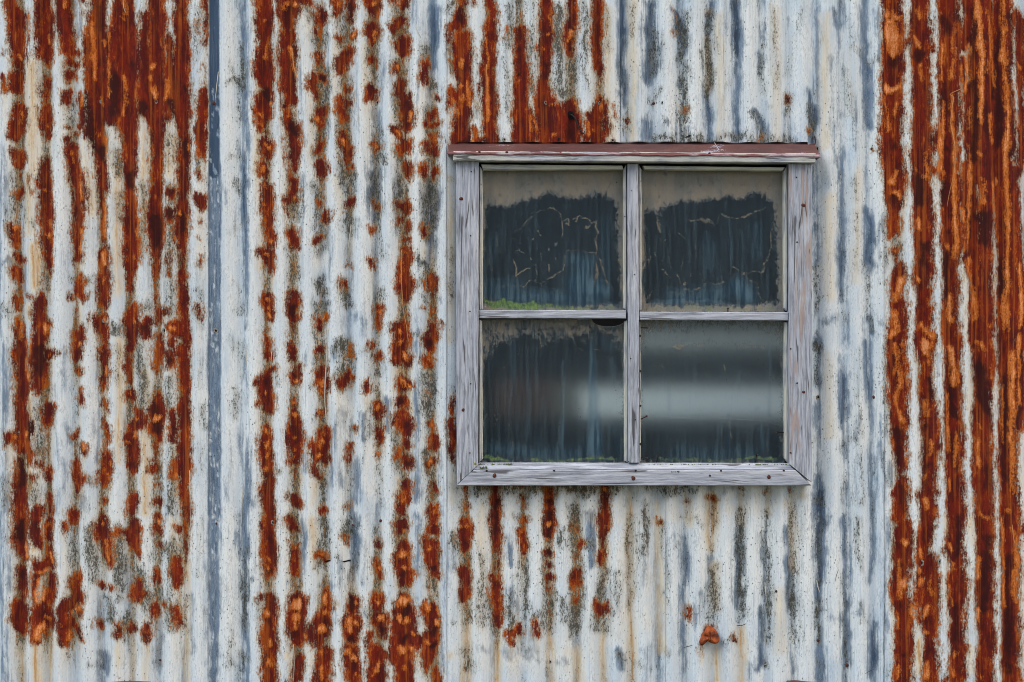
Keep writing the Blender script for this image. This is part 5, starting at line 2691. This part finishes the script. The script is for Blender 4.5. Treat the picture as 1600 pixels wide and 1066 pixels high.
for x, y, r in [(334, 161, 3.0), (595, 814, 2.6), (682, 155, 2.4), (1367, 621, 2.8), (1279, 1002, 2.6), (1325, 1041, 3.0), (1146, 1001, 2.8), (1363, 232, 2.2), (1022, 161, 2.6),
                (338, 818, 1.6), (1075, 951, 1.8), (1075, 963, 1.8), (551, 821, 1.5), (1230, 152, 2.0), (250, 1032, 2.0), (1445, 236, 1.2), (1556, 500, 1.0)]:
    nail(x, y, r)
def tube_bm(pts, radii, seg=6):
    bm = bmesh.new(); rings = []
    n = len(pts)
    for i, p in enumerate(pts):
        a = pts[max(i-1, 0)]; b = pts[min(i+1, n-1)]; t = (b-a).normalized()
        u = t.cross(Vector((0, 1, 0))); u = u.normalized() if u.length > 1e-4 else Vector((1, 0, 0)); v = t.cross(u).normalized()
        rings.append([bm.verts.new(p+radii[i]*(math.cos(2*math.pi*k/seg)*u+math.sin(2*math.pi*k/seg)*v)) for k in range(seg)])
    for r0, r1 in zip(rings[:-1], rings[1:]):
        for k in range(seg): bm.faces.new((r0[k], r0[(k+1) % seg], r1[(k+1) % seg], r1[k]))
    bm.faces.new(rings[0][::-1]); bm.faces.new(rings[-1])
    return bm
def smooth_pts(pts, n=5):
    out = []
    P = [pts[0]]+list(pts)+[pts[-1]]
    for i in range(1, len(P)-2):
        for k in range(n):
            t = k/n; a, b, c, d = P[i-1], P[i], P[i+1], P[i+2]
            out.append(tuple(.5*((2*b[j])+(-a[j]+c[j])*t+(2*a[j]-5*b[j]+4*c[j]-d[j])*t*t+(-a[j]+3*b[j]-3*c[j]+d[j])*t**3) for j in range(len(a))))
    out.append(tuple(pts[-1])); return out
def thread(pts, r=.55, mat='drip', name='paint_thread'):
    q = smooth_pts(pts, 5); k = which(*pts[0][:2])
    P3 = [W(x, y, surf(x, y)+SHO[which(x, y)]+.0005) for x, y in q]
    rad = [r*S*(.55+.45*math.sin(math.pi*min(1, (i+1)/len(q)*.9+.1)))*(.8+.4*random.random()) for i in range(len(q))]
    return link(name, from_bm(tube_bm(P3, rad, 6), name), M[mat], SH[k], P3[0], True)
for pts, r, m in [
    ([(341, 112), (339, 128), (336, 156)], .7, 'drip'), ([(192, 0), (193, 12), (197, 22)], .6, 'drip'),
    ([(455, 74), (457, 90), (459, 106), (463, 118), (466, 126)], 1.0, 'drip_o'), ([(560, 170), (560, 186), (562, 196)], .5, 'drip'),
    ([(596, 298), (596, 330), (592, 352), (589, 372)], .7, 'drip'), ([(627, 390), (627, 440), (630, 485), (634, 505), (638, 535)], .8, 'drip_o'),
    ([(513, 512), (510, 560), (507, 620), (510, 662)], 1.1, 'drip'), ([(381, 748), (378, 780), (377, 822)], .8, 'drip'), ([(385, 545), (385, 565), (383, 578)], .6, 'drip'),
    ([(424, 550), (423, 577)], .5, 'drip'), ([(474, 560), (473, 584)], .5, 'drip'), ([(296, 735), (297, 780), (298, 830)], .5, 'drip'), ([(311, 575), (312, 590), (310, 606)], .5, 'drip'),
    ([(458, 1008), (459, 1035), (458, 1066)], .6, 'drip'), ([(724, 963), (725, 975), (729, 987)], .6, 'drip'), ([(811, 840), (813, 880), (817, 925), (820, 944)], .7, 'drip'),
    ([(760, 100), (761, 140), (761, 170), (763, 184)], .7, 'drip_o'), ([(1500, 140), (1487, 146), (1491, 152), (1489, 170), (1488, 195), (1493, 230), (1492, 268), (1486, 300), (1482, 322)], .8, 'drip_o'),
    ([(1582, 820), (1584, 840), (1585, 850)], .6, 'drip_o'), ([(1277, 908), (1279, 918), (1282, 927)], .9, 'drip'), ([(1196, 911), (1197, 925), (1198, 933)], .9, 'drip'),
    ([(1112, 843), (1114, 855)], .7, 'drip'), ([(650, 35), (651, 45), (658, 60)], .6, 'drip'), ([(71, 780), (74, 800), (73, 812)], .5, 'drip_o'), ([(1, 530), (1, 548)], .8, 'drip'),
    ([(529, 440), (530, 470), (532, 495)], .5, 'drip'), ([(548, 352), (546, 370), (543, 390)], .9, 'drip'), ([(583, 565), (576, 575)], .8, 'drip'), ([(1351, 1052), (1362, 1049), (1368, 1047)], .35, 'nail_dark'),
    ([(1310, 890), (1306, 900), (1305, 908)], .35, 'nail_dark'), ([(1070, 1013), (1078, 1010), (1082, 1008)], .4, 'nail_dark'), ([(1084, 959), (1091, 958)], .4, 'nail_dark'), ([(1266, 694), (1271, 691)], .4, 'nail_dark'), ([(1152, 978), (1160, 978), (1166, 975)], .4, 'nail_dark'),
    ]:
    thread(pts, r, m, 'scratch' if m == 'nail_dark' else 'paint_thread')
# torn cuts in the second sheet (black slits with lifted edge)
def blob_plate(outline, name, mat, par, lift, thick=.0012):
    cx = sum(p[0] for p in outline)/len(outline); cy = sum(p[1] for p in outline)/len(outline)
    bm = bmesh.new(); F, B = [], []
    for x, y in outline:
        d = surf(x, y)+lift
        F.append(bm.verts.new(W(cx+(x-cx)*.88, cy+(y-cy)*.88, d+thick))); B.append(bm.verts.new(W(x, y, d)))
    c = bm.verts.new(W(cx, cy, surf(cx, cy)+lift+thick*1.2)); n = len(outline)
    for i in range(n):
        j = (i+1) % n; bm.faces.new((B[i], B[j], F[j], F[i])); bm.faces.new((F[i], F[j], c))
    return link(name, from_bm(bm, name), M[mat], par, W(cx, cy), False)
blob_plate([(507, 878), (511, 876), (517, 875), (516, 877), (511, 879), (509, 880)], 'torn_slit', 'hole', SH['B'], .0004, .0003)
blob_plate([(535, 877), (541, 876), (547, 875), (548, 878), (543, 878), (538, 879)], 'torn_slit', 'hole', SH['B'], .0004, .0003)
blob_plate([(1073, 213), (1077, 211), (1079, 212), (1078, 215), (1070, 215)], 'torn_slit', 'nail_dark', SH['P'], .0008, .0003)

# the torn, curled rust lump low on the sheet right of the window
def rust_lump():
    A = [(-16.5, 13), (-17, 7), (-15, 0), (-14, -6), (-9, -8), (-6, -15), (-1, -19), (5, -18), (11, -13), (15, -7), (18, 2), (17, 9), (12, 11), (5, 10.5), (0, 8), (-4, 6), (-7, 8), (-9, 12), (-12, 15)]
    cx, cy = 1107, 995
    bm = bmesh.new(); rings = []
    for f, h in ((1.0, 0), (.93, .006), (.78, .012), (.5, .0155), (.22, .014)):
        ring = []
        for i, (x, y) in enumerate(A):
            bulge = 1+.25*math.sin(i*1.7)
            yy = .92*y*f+(1-f)*(-1); xx = .92*x*f+(1-f)*1.5
            ring.append(bm.verts.new(W(cx+xx, cy+yy, .003+h*bulge*(1.15 if y > 0 else .8))))
        rings.append(ring)
    n = len(A)
    for r0, r1 in zip(rings[:-1], rings[1:]):
        for i in range(n): bm.faces.new((r0[i], r0[(i+1) % n], r1[(i+1) % n], r1[i]))
    bm.faces.new(rings[-1])
    bmesh.ops.triangulate(bm, faces=[f for f in bm.faces if len(f.verts) > 4])
    bmesh.ops.subdivide_edges(bm, edges=bm.edges, cuts=1, use_grid_fill=True, smooth=.4)
    for v in bm.verts: v.co += Vector((random.uniform(-1, 1), random.uniform(-1, 1), random.uniform(-1, 1)))*.0006
    o = link('rust_flake', from_bm(bm, 'rust_flake'), M['lump'], SH['D'], W(cx, cy, 0), True)
    o['label'] = 'thick curled lump of orange rust torn out of the sheet low down'
rust_lump()

# ------------------------------------------------------------------ bent wire through a hole above the window
hk = blob_plate([(887.5, 175), (891, 172.5), (895, 174.5), (897, 180), (896, 185), (891.5, 186), (888.5, 181)], 'ragged_hole', 'hole', SH['C'], .0022, .0004)
wp = [(892, 179, 0.003), (895, 181, .008), (899, 186, .010), (901.5, 193, .009), (905, 202, .007), (909, 209, .006), (911.5, 210, .004), (913, 206, .004)]
q = smooth_pts(wp, 4); P3 = [W(x, y, surf(x, y)+d) for x, y, d in q]
wire = link('bent_wire', from_bm(tube_bm(P3, [.0024-.0012*i/len(q) for i in range(len(q))], 6), 'bent_wire'), M['nail_dark'], None, P3[0], True)
tag(wire, 'black bent wire hooked out of a hole in the rust above the left window pane', 'wire')
# ------------------------------------------------------------------ window
win = empty('timber_window', W(988, 757, 0), label='old weathered grey timber window of four dirty glass panes in the iron wall', cat='window', kind='thing')
def board(name, poly, d0, d1, mat, n=None, jit=.35, axis='x', par=None, bev=1.0, bulge=None):
    """poly: outline (px) in order; the long sides are split so the edge is slightly uneven; d0 back, d1 front (metres forward)"""
    def split(a, b):
        L = math.hypot(b[0]-a[0], b[1]-a[1]); k = max(1, int(L/12)); out = []
        for i in range(k):
            t = i/k; x = a[0]+(b[0]-a[0])*t; y = a[1]+(b[1]-a[1])*t
            if i and L > 30:
                nx_, ny_ = -(b[1]-a[1])/L, (b[0]-a[0])/L; q_ = random.uniform(-jit, jit)*.6; x += nx_*q_; y += ny_*q_
            out.append((x, y))
        return out
    pts = []
    for i in range(len(poly)): pts += split(poly[i], poly[(i+1) % len(poly)])
    cx = sum(p[0] for p in poly)/len(poly); cy = sum(p[1] for p in poly)/len(poly)
    bm = bmesh.new(); n_ = len(pts)
    xs1 = [p[0] for p in poly]; ys1 = [p[1] for p in poly]
    hw = (max(xs1)-min(xs1))/2; hh = (max(ys1)-min(ys1))/2
    def ins(p, b): return (p[0]-b*max(-1, min(1, (p[0]-cx)/max(hw, 1)*1.0)) if axis == 'z' else p[0]-b*(1 if p[0] > max(xs1)-2 else (-1 if p[0] < min(xs1)+2 else 0)),
                           p[1]-b*max(-1, min(1, (p[1]-cy)/max(hh, 1)*1.0)) if axis == 'x' else p[1]-b*(1 if p[1] > max(ys1)-2 else (-1 if p[1] < min(ys1)+2 else 0)))
    B = [bm.verts.new(W(x, y, d0)) for x, y in pts]
    Md = [bm.verts.new(W(x, y, d1-bev*S)) for x, y in pts]
    Fv = [bm.verts.new(W(*ins(p, bev), d1+random.uniform(-.0003, .0003))) for p in pts]
    for i in range(n_):
        j = (i+1) % n_
        bm.faces.new((B[i], B[j], Md[j], Md[i])); bm.faces.new((Md[i], Md[j], Fv[j], Fv[i]))
    bm.faces.new(Fv); bm.faces.new(B[::-1])
    me = from_bm(bm, name)
    c = W(cx, cy, (d0+d1)/2)
    return link(name, me, M[mat], par or win, c)
FR = .040   # frame face
left = board('side_board', [(713, 254), (748.5, 254.5), (747.5, 724.6), (714.5, 754.5)], .004, FR, 'wood_v', axis='z')
left['label'] = 'left side board, smooth lavender grey with a mitred foot'
right = board('side_board', [(1228, 258), (1264, 259), (1263.5, 751.5), (1229.5, 724)], .004, FR, 'wood_vr', axis='z')
right['label'] = 'right side board, pale and splintered with a mitred foot'
bot = board('bottom_board', [(748.5, 732.5), (1238, 732.5), (1263, 756.5), (714, 756.5), (740.5, 732.5)], .002, FR+.003, 'wood_h', axis='x')
sill = board('sill_slope', [(747.5, 722.5), (1229.5, 723.5), (1237, 732.3), (739.8, 732.3)], .0, FR-.004, 'wood_h', axis='x', bev=.5)
# the sill slope leans: its upper edge lies further back
for v in sill.data.vertices:
    wz = v.co.z+sill.location.z+win.location.z
    if wz > PZ(727) and v.co.y < 0: v.co.y += .010
bot['label'] = 'bottom board with mitred corners and rusty nail heads'
head = board('head_board', [(709.5, 240.5), (1268, 244), (1267.5, 258.5), (709, 254.8)], .0, .056, 'wood_head', axis='x', jit=.5)
gap_strip = board('head_shadow_gap', [(748, 254.5), (1229, 258), (1229, 263), (748, 260)], -.02, .006, 'dark', axis='x', jit=.1)  # dark strip put in for the shade below the head board
mull = board('mullion', [(978.5, 258), (995.8, 258), (997.5, 722), (980.5, 722)], -.012, .034, 'wood_v', axis='z')
def bead(poly, axis, d1=.024, mat=None): return board('glazing_bead', poly, -.006, d1, mat or ('bead_h' if axis == 'x' else 'bead_v'), axis=axis, bev=1.2, jit=.4)
bead([(752, 259.0), (971, 260.5), (973, 266.5), (755, 267.5)], 'x', .028)
bead([(1003, 261), (1224, 263.5), (1220, 268.5), (1006, 266.5)], 'x', .028)
bead([(749.6, 261), (754.8, 268), (754.5, 484), (749.2, 485)], 'z')
bead([(977.6, 259), (977.9, 485), (973.4, 482), (973.0, 267)], 'z', mat='bead_v')
bead([(997.0, 260), (1001.6, 267), (1001.2, 484), (997.4, 486)], 'z')
bead([(1227.0, 262), (1227.6, 486), (1223.2, 482), (1222.0, 269)], 'z')
bead([(749.4, 499.5), (753.6, 502), (754.4, 716), (748.8, 722)], 'z')
bead([(979.6, 500), (979.9, 722), (974.8, 719), (974.4, 503)], 'z')
bead([(1228.4, 503), (1229.0, 722), (1224.6, 716), (1223.2, 504)], 'z')
bead([(998.2, 503), (1000.0, 503), (1000.6, 721), (998.4, 721)], 'z', .012)
g1_ = board('glazing_bar', [(749, 485.3), (977, 485.6), (976.7, 498.3), (749.2, 497.5)], -.008, .032, 'wood_h', axis='x')
g2_ = board('glazing_bar', [(997.6, 487.6), (1229, 488.3), (1228.6, 501.4), (998, 500.2)], -.008, .032, 'wood_h', axis='x')
g1_['label'] = 'level bar between the two left panes'; g2_['label'] = 'level bar between the two right panes'
# panes
def pane(x0, x1, y0, y1, label, cut=None):
    nx = int((x1-x0)/1.4)+1; ny = int((y1-y0)/1.4)+1
    xs_ = np.linspace(x0, x1, nx); ys_ = np.linspace(y0, y1, ny); X, Y = np.meshgrid(xs_, ys_)
    Yt = Y.copy()
    if cut is not None:                                    # the broken, sagging top edge
        topy = cut(X); Yt = topy+(Y-y0)/(y1-y0)*(y1-topy)
    idx = np.arange(nx*ny).reshape(ny, nx); n0 = nx*ny
    Fv = np.stack([(X-800)*S, np.full_like(X, 0.0)+.0006*np.sin(X*.03)*np.sin(Y*.025), EYE-(Yt-533)*S], -1).reshape(-1, 3)
    Bv = Fv.copy(); Bv[:, 1] += .003
    q = np.stack([idx[:-1, :-1], idx[1:, :-1], idx[1:, 1:], idx[:-1, 1:]], -1).reshape(-1, 4)
    qb = q[:, ::-1]+n0
    def edge(a): return np.stack([a[:-1], a[:-1]+n0, a[1:]+n0, a[1:]], -1)
    Q = np.concatenate([q, qb, edge(idx[0, ::-1])[:, ::-1], edge(idx[-1])[:, ::-1], edge(idx[:, 0])[:, ::-1], edge(idx[::-1, -1])[:, ::-1]])
    org = W((x0+x1)/2, y1, 0); co = np.concatenate([Fv, Bv])-np.array(org)
    me = bpy.data.meshes.new('glass_pane'); me.vertices.add(len(co)); me.vertices.foreach_set('co', co.astype(np.float32).ravel())
    me.loops.add(Q.size); me.loops.foreach_set('vertex_index', Q.astype(np.int32).ravel())
    me.polygons.add(len(Q)); me.polygons.foreach_set('loop_start', np.arange(0, Q.size, 4, dtype=np.int32))
    me.polygons.foreach_set('use_smooth', np.ones(len(Q), bool))
    me.update(); me.validate()
    bm = bmesh.new(); bm.from_mesh(me); bmesh.ops.recalc_face_normals(bm, faces=bm.faces); bm.to_mesh(me); bm.free()
    at = me.attributes.new('grime', 'FLOAT_COLOR', 'POINT')
    xf = X.ravel(); yf = Yt.ravel(); g = np.stack([s(xf, yf) for s in GSMP], -1)
    gb = np.zeros_like(g)
    at.data.foreach_set('color', np.concatenate([g, gb]).astype(np.float32).ravel())
    o = link('glass_pane', me, M['glass'], win); o.location = Vector(org)-Vector(win.location)
    o['label'] = label; return o
pane(751, 976, 264, 486, 'upper left pane, brown film over a dark patch and green algae along its foot')
pane(999, 1225, 265, 488.5, 'upper right pane, brown film over a dark ragged patch')
pane(751, 977, 499, 724, 'lower left pane with a black gap at its top right corner',
     cut=lambda X: 499+np.where((X > 925) & (X < 977), 11.5*np.sqrt(np.clip(1-((X-951)/26.0)**2, 0, 1)), 0))
pane(999, 1226, 500, 724, 'lower right pane with a crack and a pale blurred band')
# crack in the lower right pane
cr = smooth_pts([(1022, 653.5), (1060, 652.6), (1110, 653.6), (1150, 655.2), (1180, 657.2), (1205, 661), (1221, 666)], 5)
P3 = [W(x, y+random.uniform(-.3, .3), .0008) for x, y in cr]
M['crack'] = mat_simple('glass crack edge', (.34, .38, .38), .4, .5, 300)
link('glass_crack', from_bm(tube_bm(P3, [.00028]*len(P3), 5), 'glass_crack'), M['crack'], win, P3[0])
cr = smooth_pts([(1176, 657), (1184, 660), (1190, 668), (1195, 672), (1212, 668)], 4)
P3 = [W(x, y, .0008) for x, y in cr]
# nails in the frame
def fnail(x, y, r, par, d, mat='nail'): return nail(x, y, r, mat, par, d)
for x, y, r in [(721.5, 313, 3.0), (724.5, 639.5, 2.6)]: fnail(x, y, r, left, FR)
for x, y in [(737, 271), (736, 370), (735, 487), (736, 599), (735, 706)]: fnail(x, y, 1.2, left, FR-.0005, 'nail_dark')
for x, y, r in [(1251, 612, 2.5), (1250.5, 323, 3.0)]: fnail(x, y, r, right, FR)
for x, y in [(1240, 280), (1241, 380), (1241, 598), (1231, 545), (1231, 706)]: fnail(x, y, 1.5, right, FR-.0005, 'nail_dark')
for x, y, r in [(773, 741, 3.3), (987.5, 745, 3.5), (1197, 743, 3.2)]: fnail(x, y, r, bot, FR+.003)
for x, y in [(865, 733.3), (991, 733.2), (1123, 733.4), (1220, 733.2), (761, 733.5), (1106, 741)]: fnail(x, y, 1.7, bot, FR+.0028, 'nail_dark')
for x, y in [(749.8, 241.8), (792, 242.4), (997, 245.2), (1104, 244.5)]: fnail(x, y, 2.2, head, .0555, 'nail')
for x, y in [(962, 287), (1000, 285), (752, 290), (975, 340)]: fnail(x, y, .9, mull, .030, 'nail_dark')
for x, y in [(981, 720), (985, 300), (990, 430), (984, 560), (991, 655)]: fnail(x, y, 1.0, mull, .0335, 'nail_dark')
# glazing sprigs holding the lower right pane
def sprig(a, b, mat='nail_dark', r=.9, hd=1.9):
    P3 = [W(*a, .003), W(*b, .012)]
    bm = tube_bm([P3[0], P3[0].lerp(P3[1], .5), P3[1]], [r*S*.8, r*S*.9, r*S], 7)
    c = P3[1]; t = (P3[1]-P3[0]).normalized()
    h = tube_bm([c-t*.0006, c+t*.0011], [hd*S, hd*S*.85], 9); me = bpy.data.meshes.new('t'); h.to_mesh(me); h.free(); bm.from_mesh(me)
    return link('glazing_nail', from_bm(bm, 'glazing_nail'), M[mat], win, P3[0])
for a, b, m in [((997, 511.6), (1010.5, 512.4), 'nail'), ((996.5, 657.3), (1010, 650.2), 'nail'), ((996.5, 713.4), (1011, 715.4), 'nail'),
                ((1026, 722.4), (1027.8, 711), 'nail_dark'), ((1180, 722.5), (1181, 709.5), 'nail_dark'), ((1225.5, 676), (1213, 675.3), 'nail_dark'),
                ((996.5, 525), (999.8, 525), 'nail_dark'), ((996.5, 580.4), (999.8, 580), 'nail_dark'), ((996.5, 634), (1000, 634), 'nail_dark'), ((996.5, 694), (1000, 693.6), 'nail_dark'), ((1137, 489), (1136.3, 482.5), 'nail_dark')]:
    sprig(a, b, m)
# moss and lichen on the woodwork
def clump(x0, x1, y, h, mat, d, n, name='moss', par=None):
    bm = bmesh.new()
    for i in range(n):
        x = random.uniform(x0, x1); r = random.uniform(.5, 1.3)*h
        c = W(x, y+random.uniform(-.5, .5)*h, d+random.uniform(-.001, .001))
        b2 = bmesh.ops.create_icosphere(bm, subdivisions=1, radius=r*S)
        for v in b2['verts']: v.co = v.co*random.uniform(.7, 1.2)+c
    o = link(name, from_bm(bm, name), M[mat], par or win, W((x0+x1)/2, y, d)); o['kind'] = 'stuff'
    return o
clump(742, 745, 722.5, 1.8, 'moss_y', .038, 8, 'lichen')
clump(745, 800, 724.0, 1.0, 'moss', .028, 34); clump(1010, 1120, 724.2, .7, 'moss', .028, 40); clump(1165, 1226, 724.4, .8, 'moss', .028, 30)
clump(755, 850, 484.8, .8, 'moss', .026, 50); clump(1003, 1225, 487.4, .7, 'moss', .026, 90); clump(850, 975, 485.0, .6, 'moss', .026, 30)
clump(1046, 1058, 735, 1.1, 'moss', .0425, 10); clump(751, 768, 729, 1.5, 'moss', .036, 10)

# flashing over the head of the window
def flashing():
    xs_ = np.arange(701, 1275.1, 3.0); prof = [(212, -.016, 0), (223, -.0125, .1), (226.8, .012, .6), (233, .034, .8), (239.5, .053, .25), (241.0, .0555, .1), (244.2, .0585, 0), (245.8, .0575, 0), (245.6, .050, 0)]
    bm = bmesh.new(); g = []
    for x in xs_:
        col_ = []
        for k, (y, d, wv) in enumerate(prof):
            tilt = (x-701)/574*4.2; ph = -math.cos((x-1018)/43.0*2*math.pi)
            yy = y+tilt*(0 if k < 2 else min(1, (k-1)/3)); 
            dd = d+(-.0045+.0035*ph*(1.6 if x > 1035 else .7))*wv+random.uniform(-.0004, .0004)*(k > 1)
            if k >= 4: yy += .5*math.sin(x*.05)+.3*math.sin(x*.17)
            xx = x+(1.2*math.sin(k*2.0) if x < 703 or x > 1273 else 0)
            col_.append(bm.verts.new(W(xx, yy, dd)))
        g.append(col_)
    for a, b in zip(g[:-1], g[1:]):
        for k in range(len(prof)-1): bm.faces.new((a[k], a[k+1], b[k+1], b[k]))
    # end cheeks
    for e in (g[0], g[-1]):
        bk = [bm.verts.new(Vector((v.co.x, 0.0, v.co.z))) for v in e]
        for k in range(len(e)-1): bm.faces.new((e[k], e[k+1], bk[k+1], bk[k]))
    me = from_bm(bm, 'head_flashing'); o = link('head_flashing', me, M['flash'], win, W(988, 240, .03)); me.materials.append(M['lip'])
    for p in me.polygons:
        z = p.center.z+W(0, 240).z
        if z < PZ(240.3+(p.center.x+PX(988)-PX(701))/S/574*4.2): p.material_index = 1
    o['label'] = 'maroon folded metal strip along the top of the window'
flashing()
P3 = [W(1114, 225, .028), W(1116.5, 232, .041), W(1118.5, 238.5, .055)]
link('scratch', from_bm(tube_bm(P3, [.0006]*3, 5), 'scratch'), M['drip'], win, P3[0])

# maroon strips whose tops just reach into the bottom of the picture
for (x0, x1, yt), lb in zip([(176, 237, 1062.6), (1228, 1279, 1062.6)], ['maroon metal strip low on the wall at the bottom left corner', 'maroon metal strip low on the wall under the window right side']):
    bm = bmesh.new(); g = []
    for i in range(13):
        t = i/12; x = x0+(x1-x0)*t; up = 2.6*math.exp(-((t-.25)/.3)**2) if x0 > 1000 else 1.2*math.sin(t*3)
        g.append([bm.verts.new(W(x, y, d)) for y, d in ((yt+2-up, .006), (yt+1-up, .024), (yt+4-up, .027), (yt+24, .034), (yt+28, .03), (yt+28, .006))])
    for a, b in zip(g[:-1], g[1:]):
        for k in range(5): bm.faces.new((a[k], a[k+1], b[k+1], b[k]))
    bm.faces.new(g[0]); bm.faces.new(g[-1][::-1])
    o = link('flashing_strip', from_bm(bm, 'flashing_strip'), M['flash'], None, W((x0+x1)/2, yt+14, .01)); tag(o, lb, 'flashing', 'small maroon strips low on the wall')

# ------------------------------------------------------------------ inside the shed
def boxo(name, x0, x1, y0, y1, z0, z1, mat, parent=None, bev=0):
    bm = bmesh.new(); bmesh.ops.create_cube(bm, size=1)
    for v in bm.verts: v.co = Vector((x0+(v.co.x+.5)*(x1-x0), y0+(v.co.y+.5)*(y1-y0), z0+(v.co.z+.5)*(z1-z0)))
    if bev: bmesh.ops.bevel(bm, geom=bm.edges[:], offset=bev, segments=2, affect='EDGES')
    return link(name, from_bm(bm, name), M[mat], parent, Vector(((x0+x1)/2, (y0+y1)/2, z0)))
IX0, IX1, IY1, TOP = -2.0, 2.2, 3.0, 3.05
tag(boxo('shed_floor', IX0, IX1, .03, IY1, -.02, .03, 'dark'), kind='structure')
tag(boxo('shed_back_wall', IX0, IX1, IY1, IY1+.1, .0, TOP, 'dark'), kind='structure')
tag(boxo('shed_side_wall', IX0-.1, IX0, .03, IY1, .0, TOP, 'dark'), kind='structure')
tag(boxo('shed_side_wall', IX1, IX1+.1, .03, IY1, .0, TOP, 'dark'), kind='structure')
tag(boxo('cut_shed_roof', IX0, IX1, 2.4, IY1, TOP, TOP+.05, 'dark'), kind='structure')  # unseen; cut back towards the window so skylight reaches the boards inside
def behind(x, y, d):
    """world point seen at photograph (x, y), standing d metres behind the wall"""
    k = (DIST+d)/DIST
    return Vector((PX(x)*k, d, EYE+(PZ(y)-EYE)*k))
a = behind(905, 610, .55); b = behind(1260, 654, .55)
pb = boxo('painted_board', a.x, b.x, .55, .57, b.z, b.z+(a.z-b.z)*1.22, 'white_board', None, .003); pb.rotation_euler.x = math.radians(-34)  # added for the pale blurred band, tilted up to catch light from above
tag(pb, 'long white painted board tilted to catch the light inside the shed behind the lower right pane', 'board')
a = behind(990, 519, .75); b = behind(1260, 545, .75)
tag(boxo('painted_board', a.x, b.x, .75, .80, b.z, a.z, 'white_board', None, .003), 'narrow dim board higher up inside the shed behind the lower right pane', 'board')
cart = [((775, 826), 'dark brown carton on the shelf nearest the left window board'), ((829, 862), 'middle brown carton on the shelf behind the lower left pane'), ((866, 896), 'brown carton lightened to taper the pale band beside the white board')]
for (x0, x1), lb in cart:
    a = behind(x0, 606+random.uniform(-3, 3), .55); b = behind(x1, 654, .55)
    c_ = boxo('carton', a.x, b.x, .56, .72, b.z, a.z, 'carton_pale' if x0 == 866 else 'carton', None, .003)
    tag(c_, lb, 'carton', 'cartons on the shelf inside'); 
    boxo('lid_tape', a.x+(b.x-a.x)*.45, a.x+(b.x-a.x)*.55, .5585, .5595, b.z+.01, a.z-.006, 'rim', c_)
a = behind(740, 655.5, .55); b = behind(1275, 661, .55)
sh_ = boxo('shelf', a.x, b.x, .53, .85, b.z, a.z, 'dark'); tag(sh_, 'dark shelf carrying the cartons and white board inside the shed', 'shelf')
for x in (a.x+.05, b.x-.05): boxo('bracket', x-.02, x+.02, .62, .80, .03, b.z, 'dark', sh_)

# ------------------------------------------------------------------ ground
bm = bmesh.new(); R_ = 400
for x, y in ((-R_, -R_), (R_, -R_), (R_, R_), (-R_, R_)): bm.verts.new((x, y, 0))
bm.faces.new(bm.verts)
g_ = link('ground', from_bm(bm, 'ground'), M['ground']); tag(g_, kind='structure')
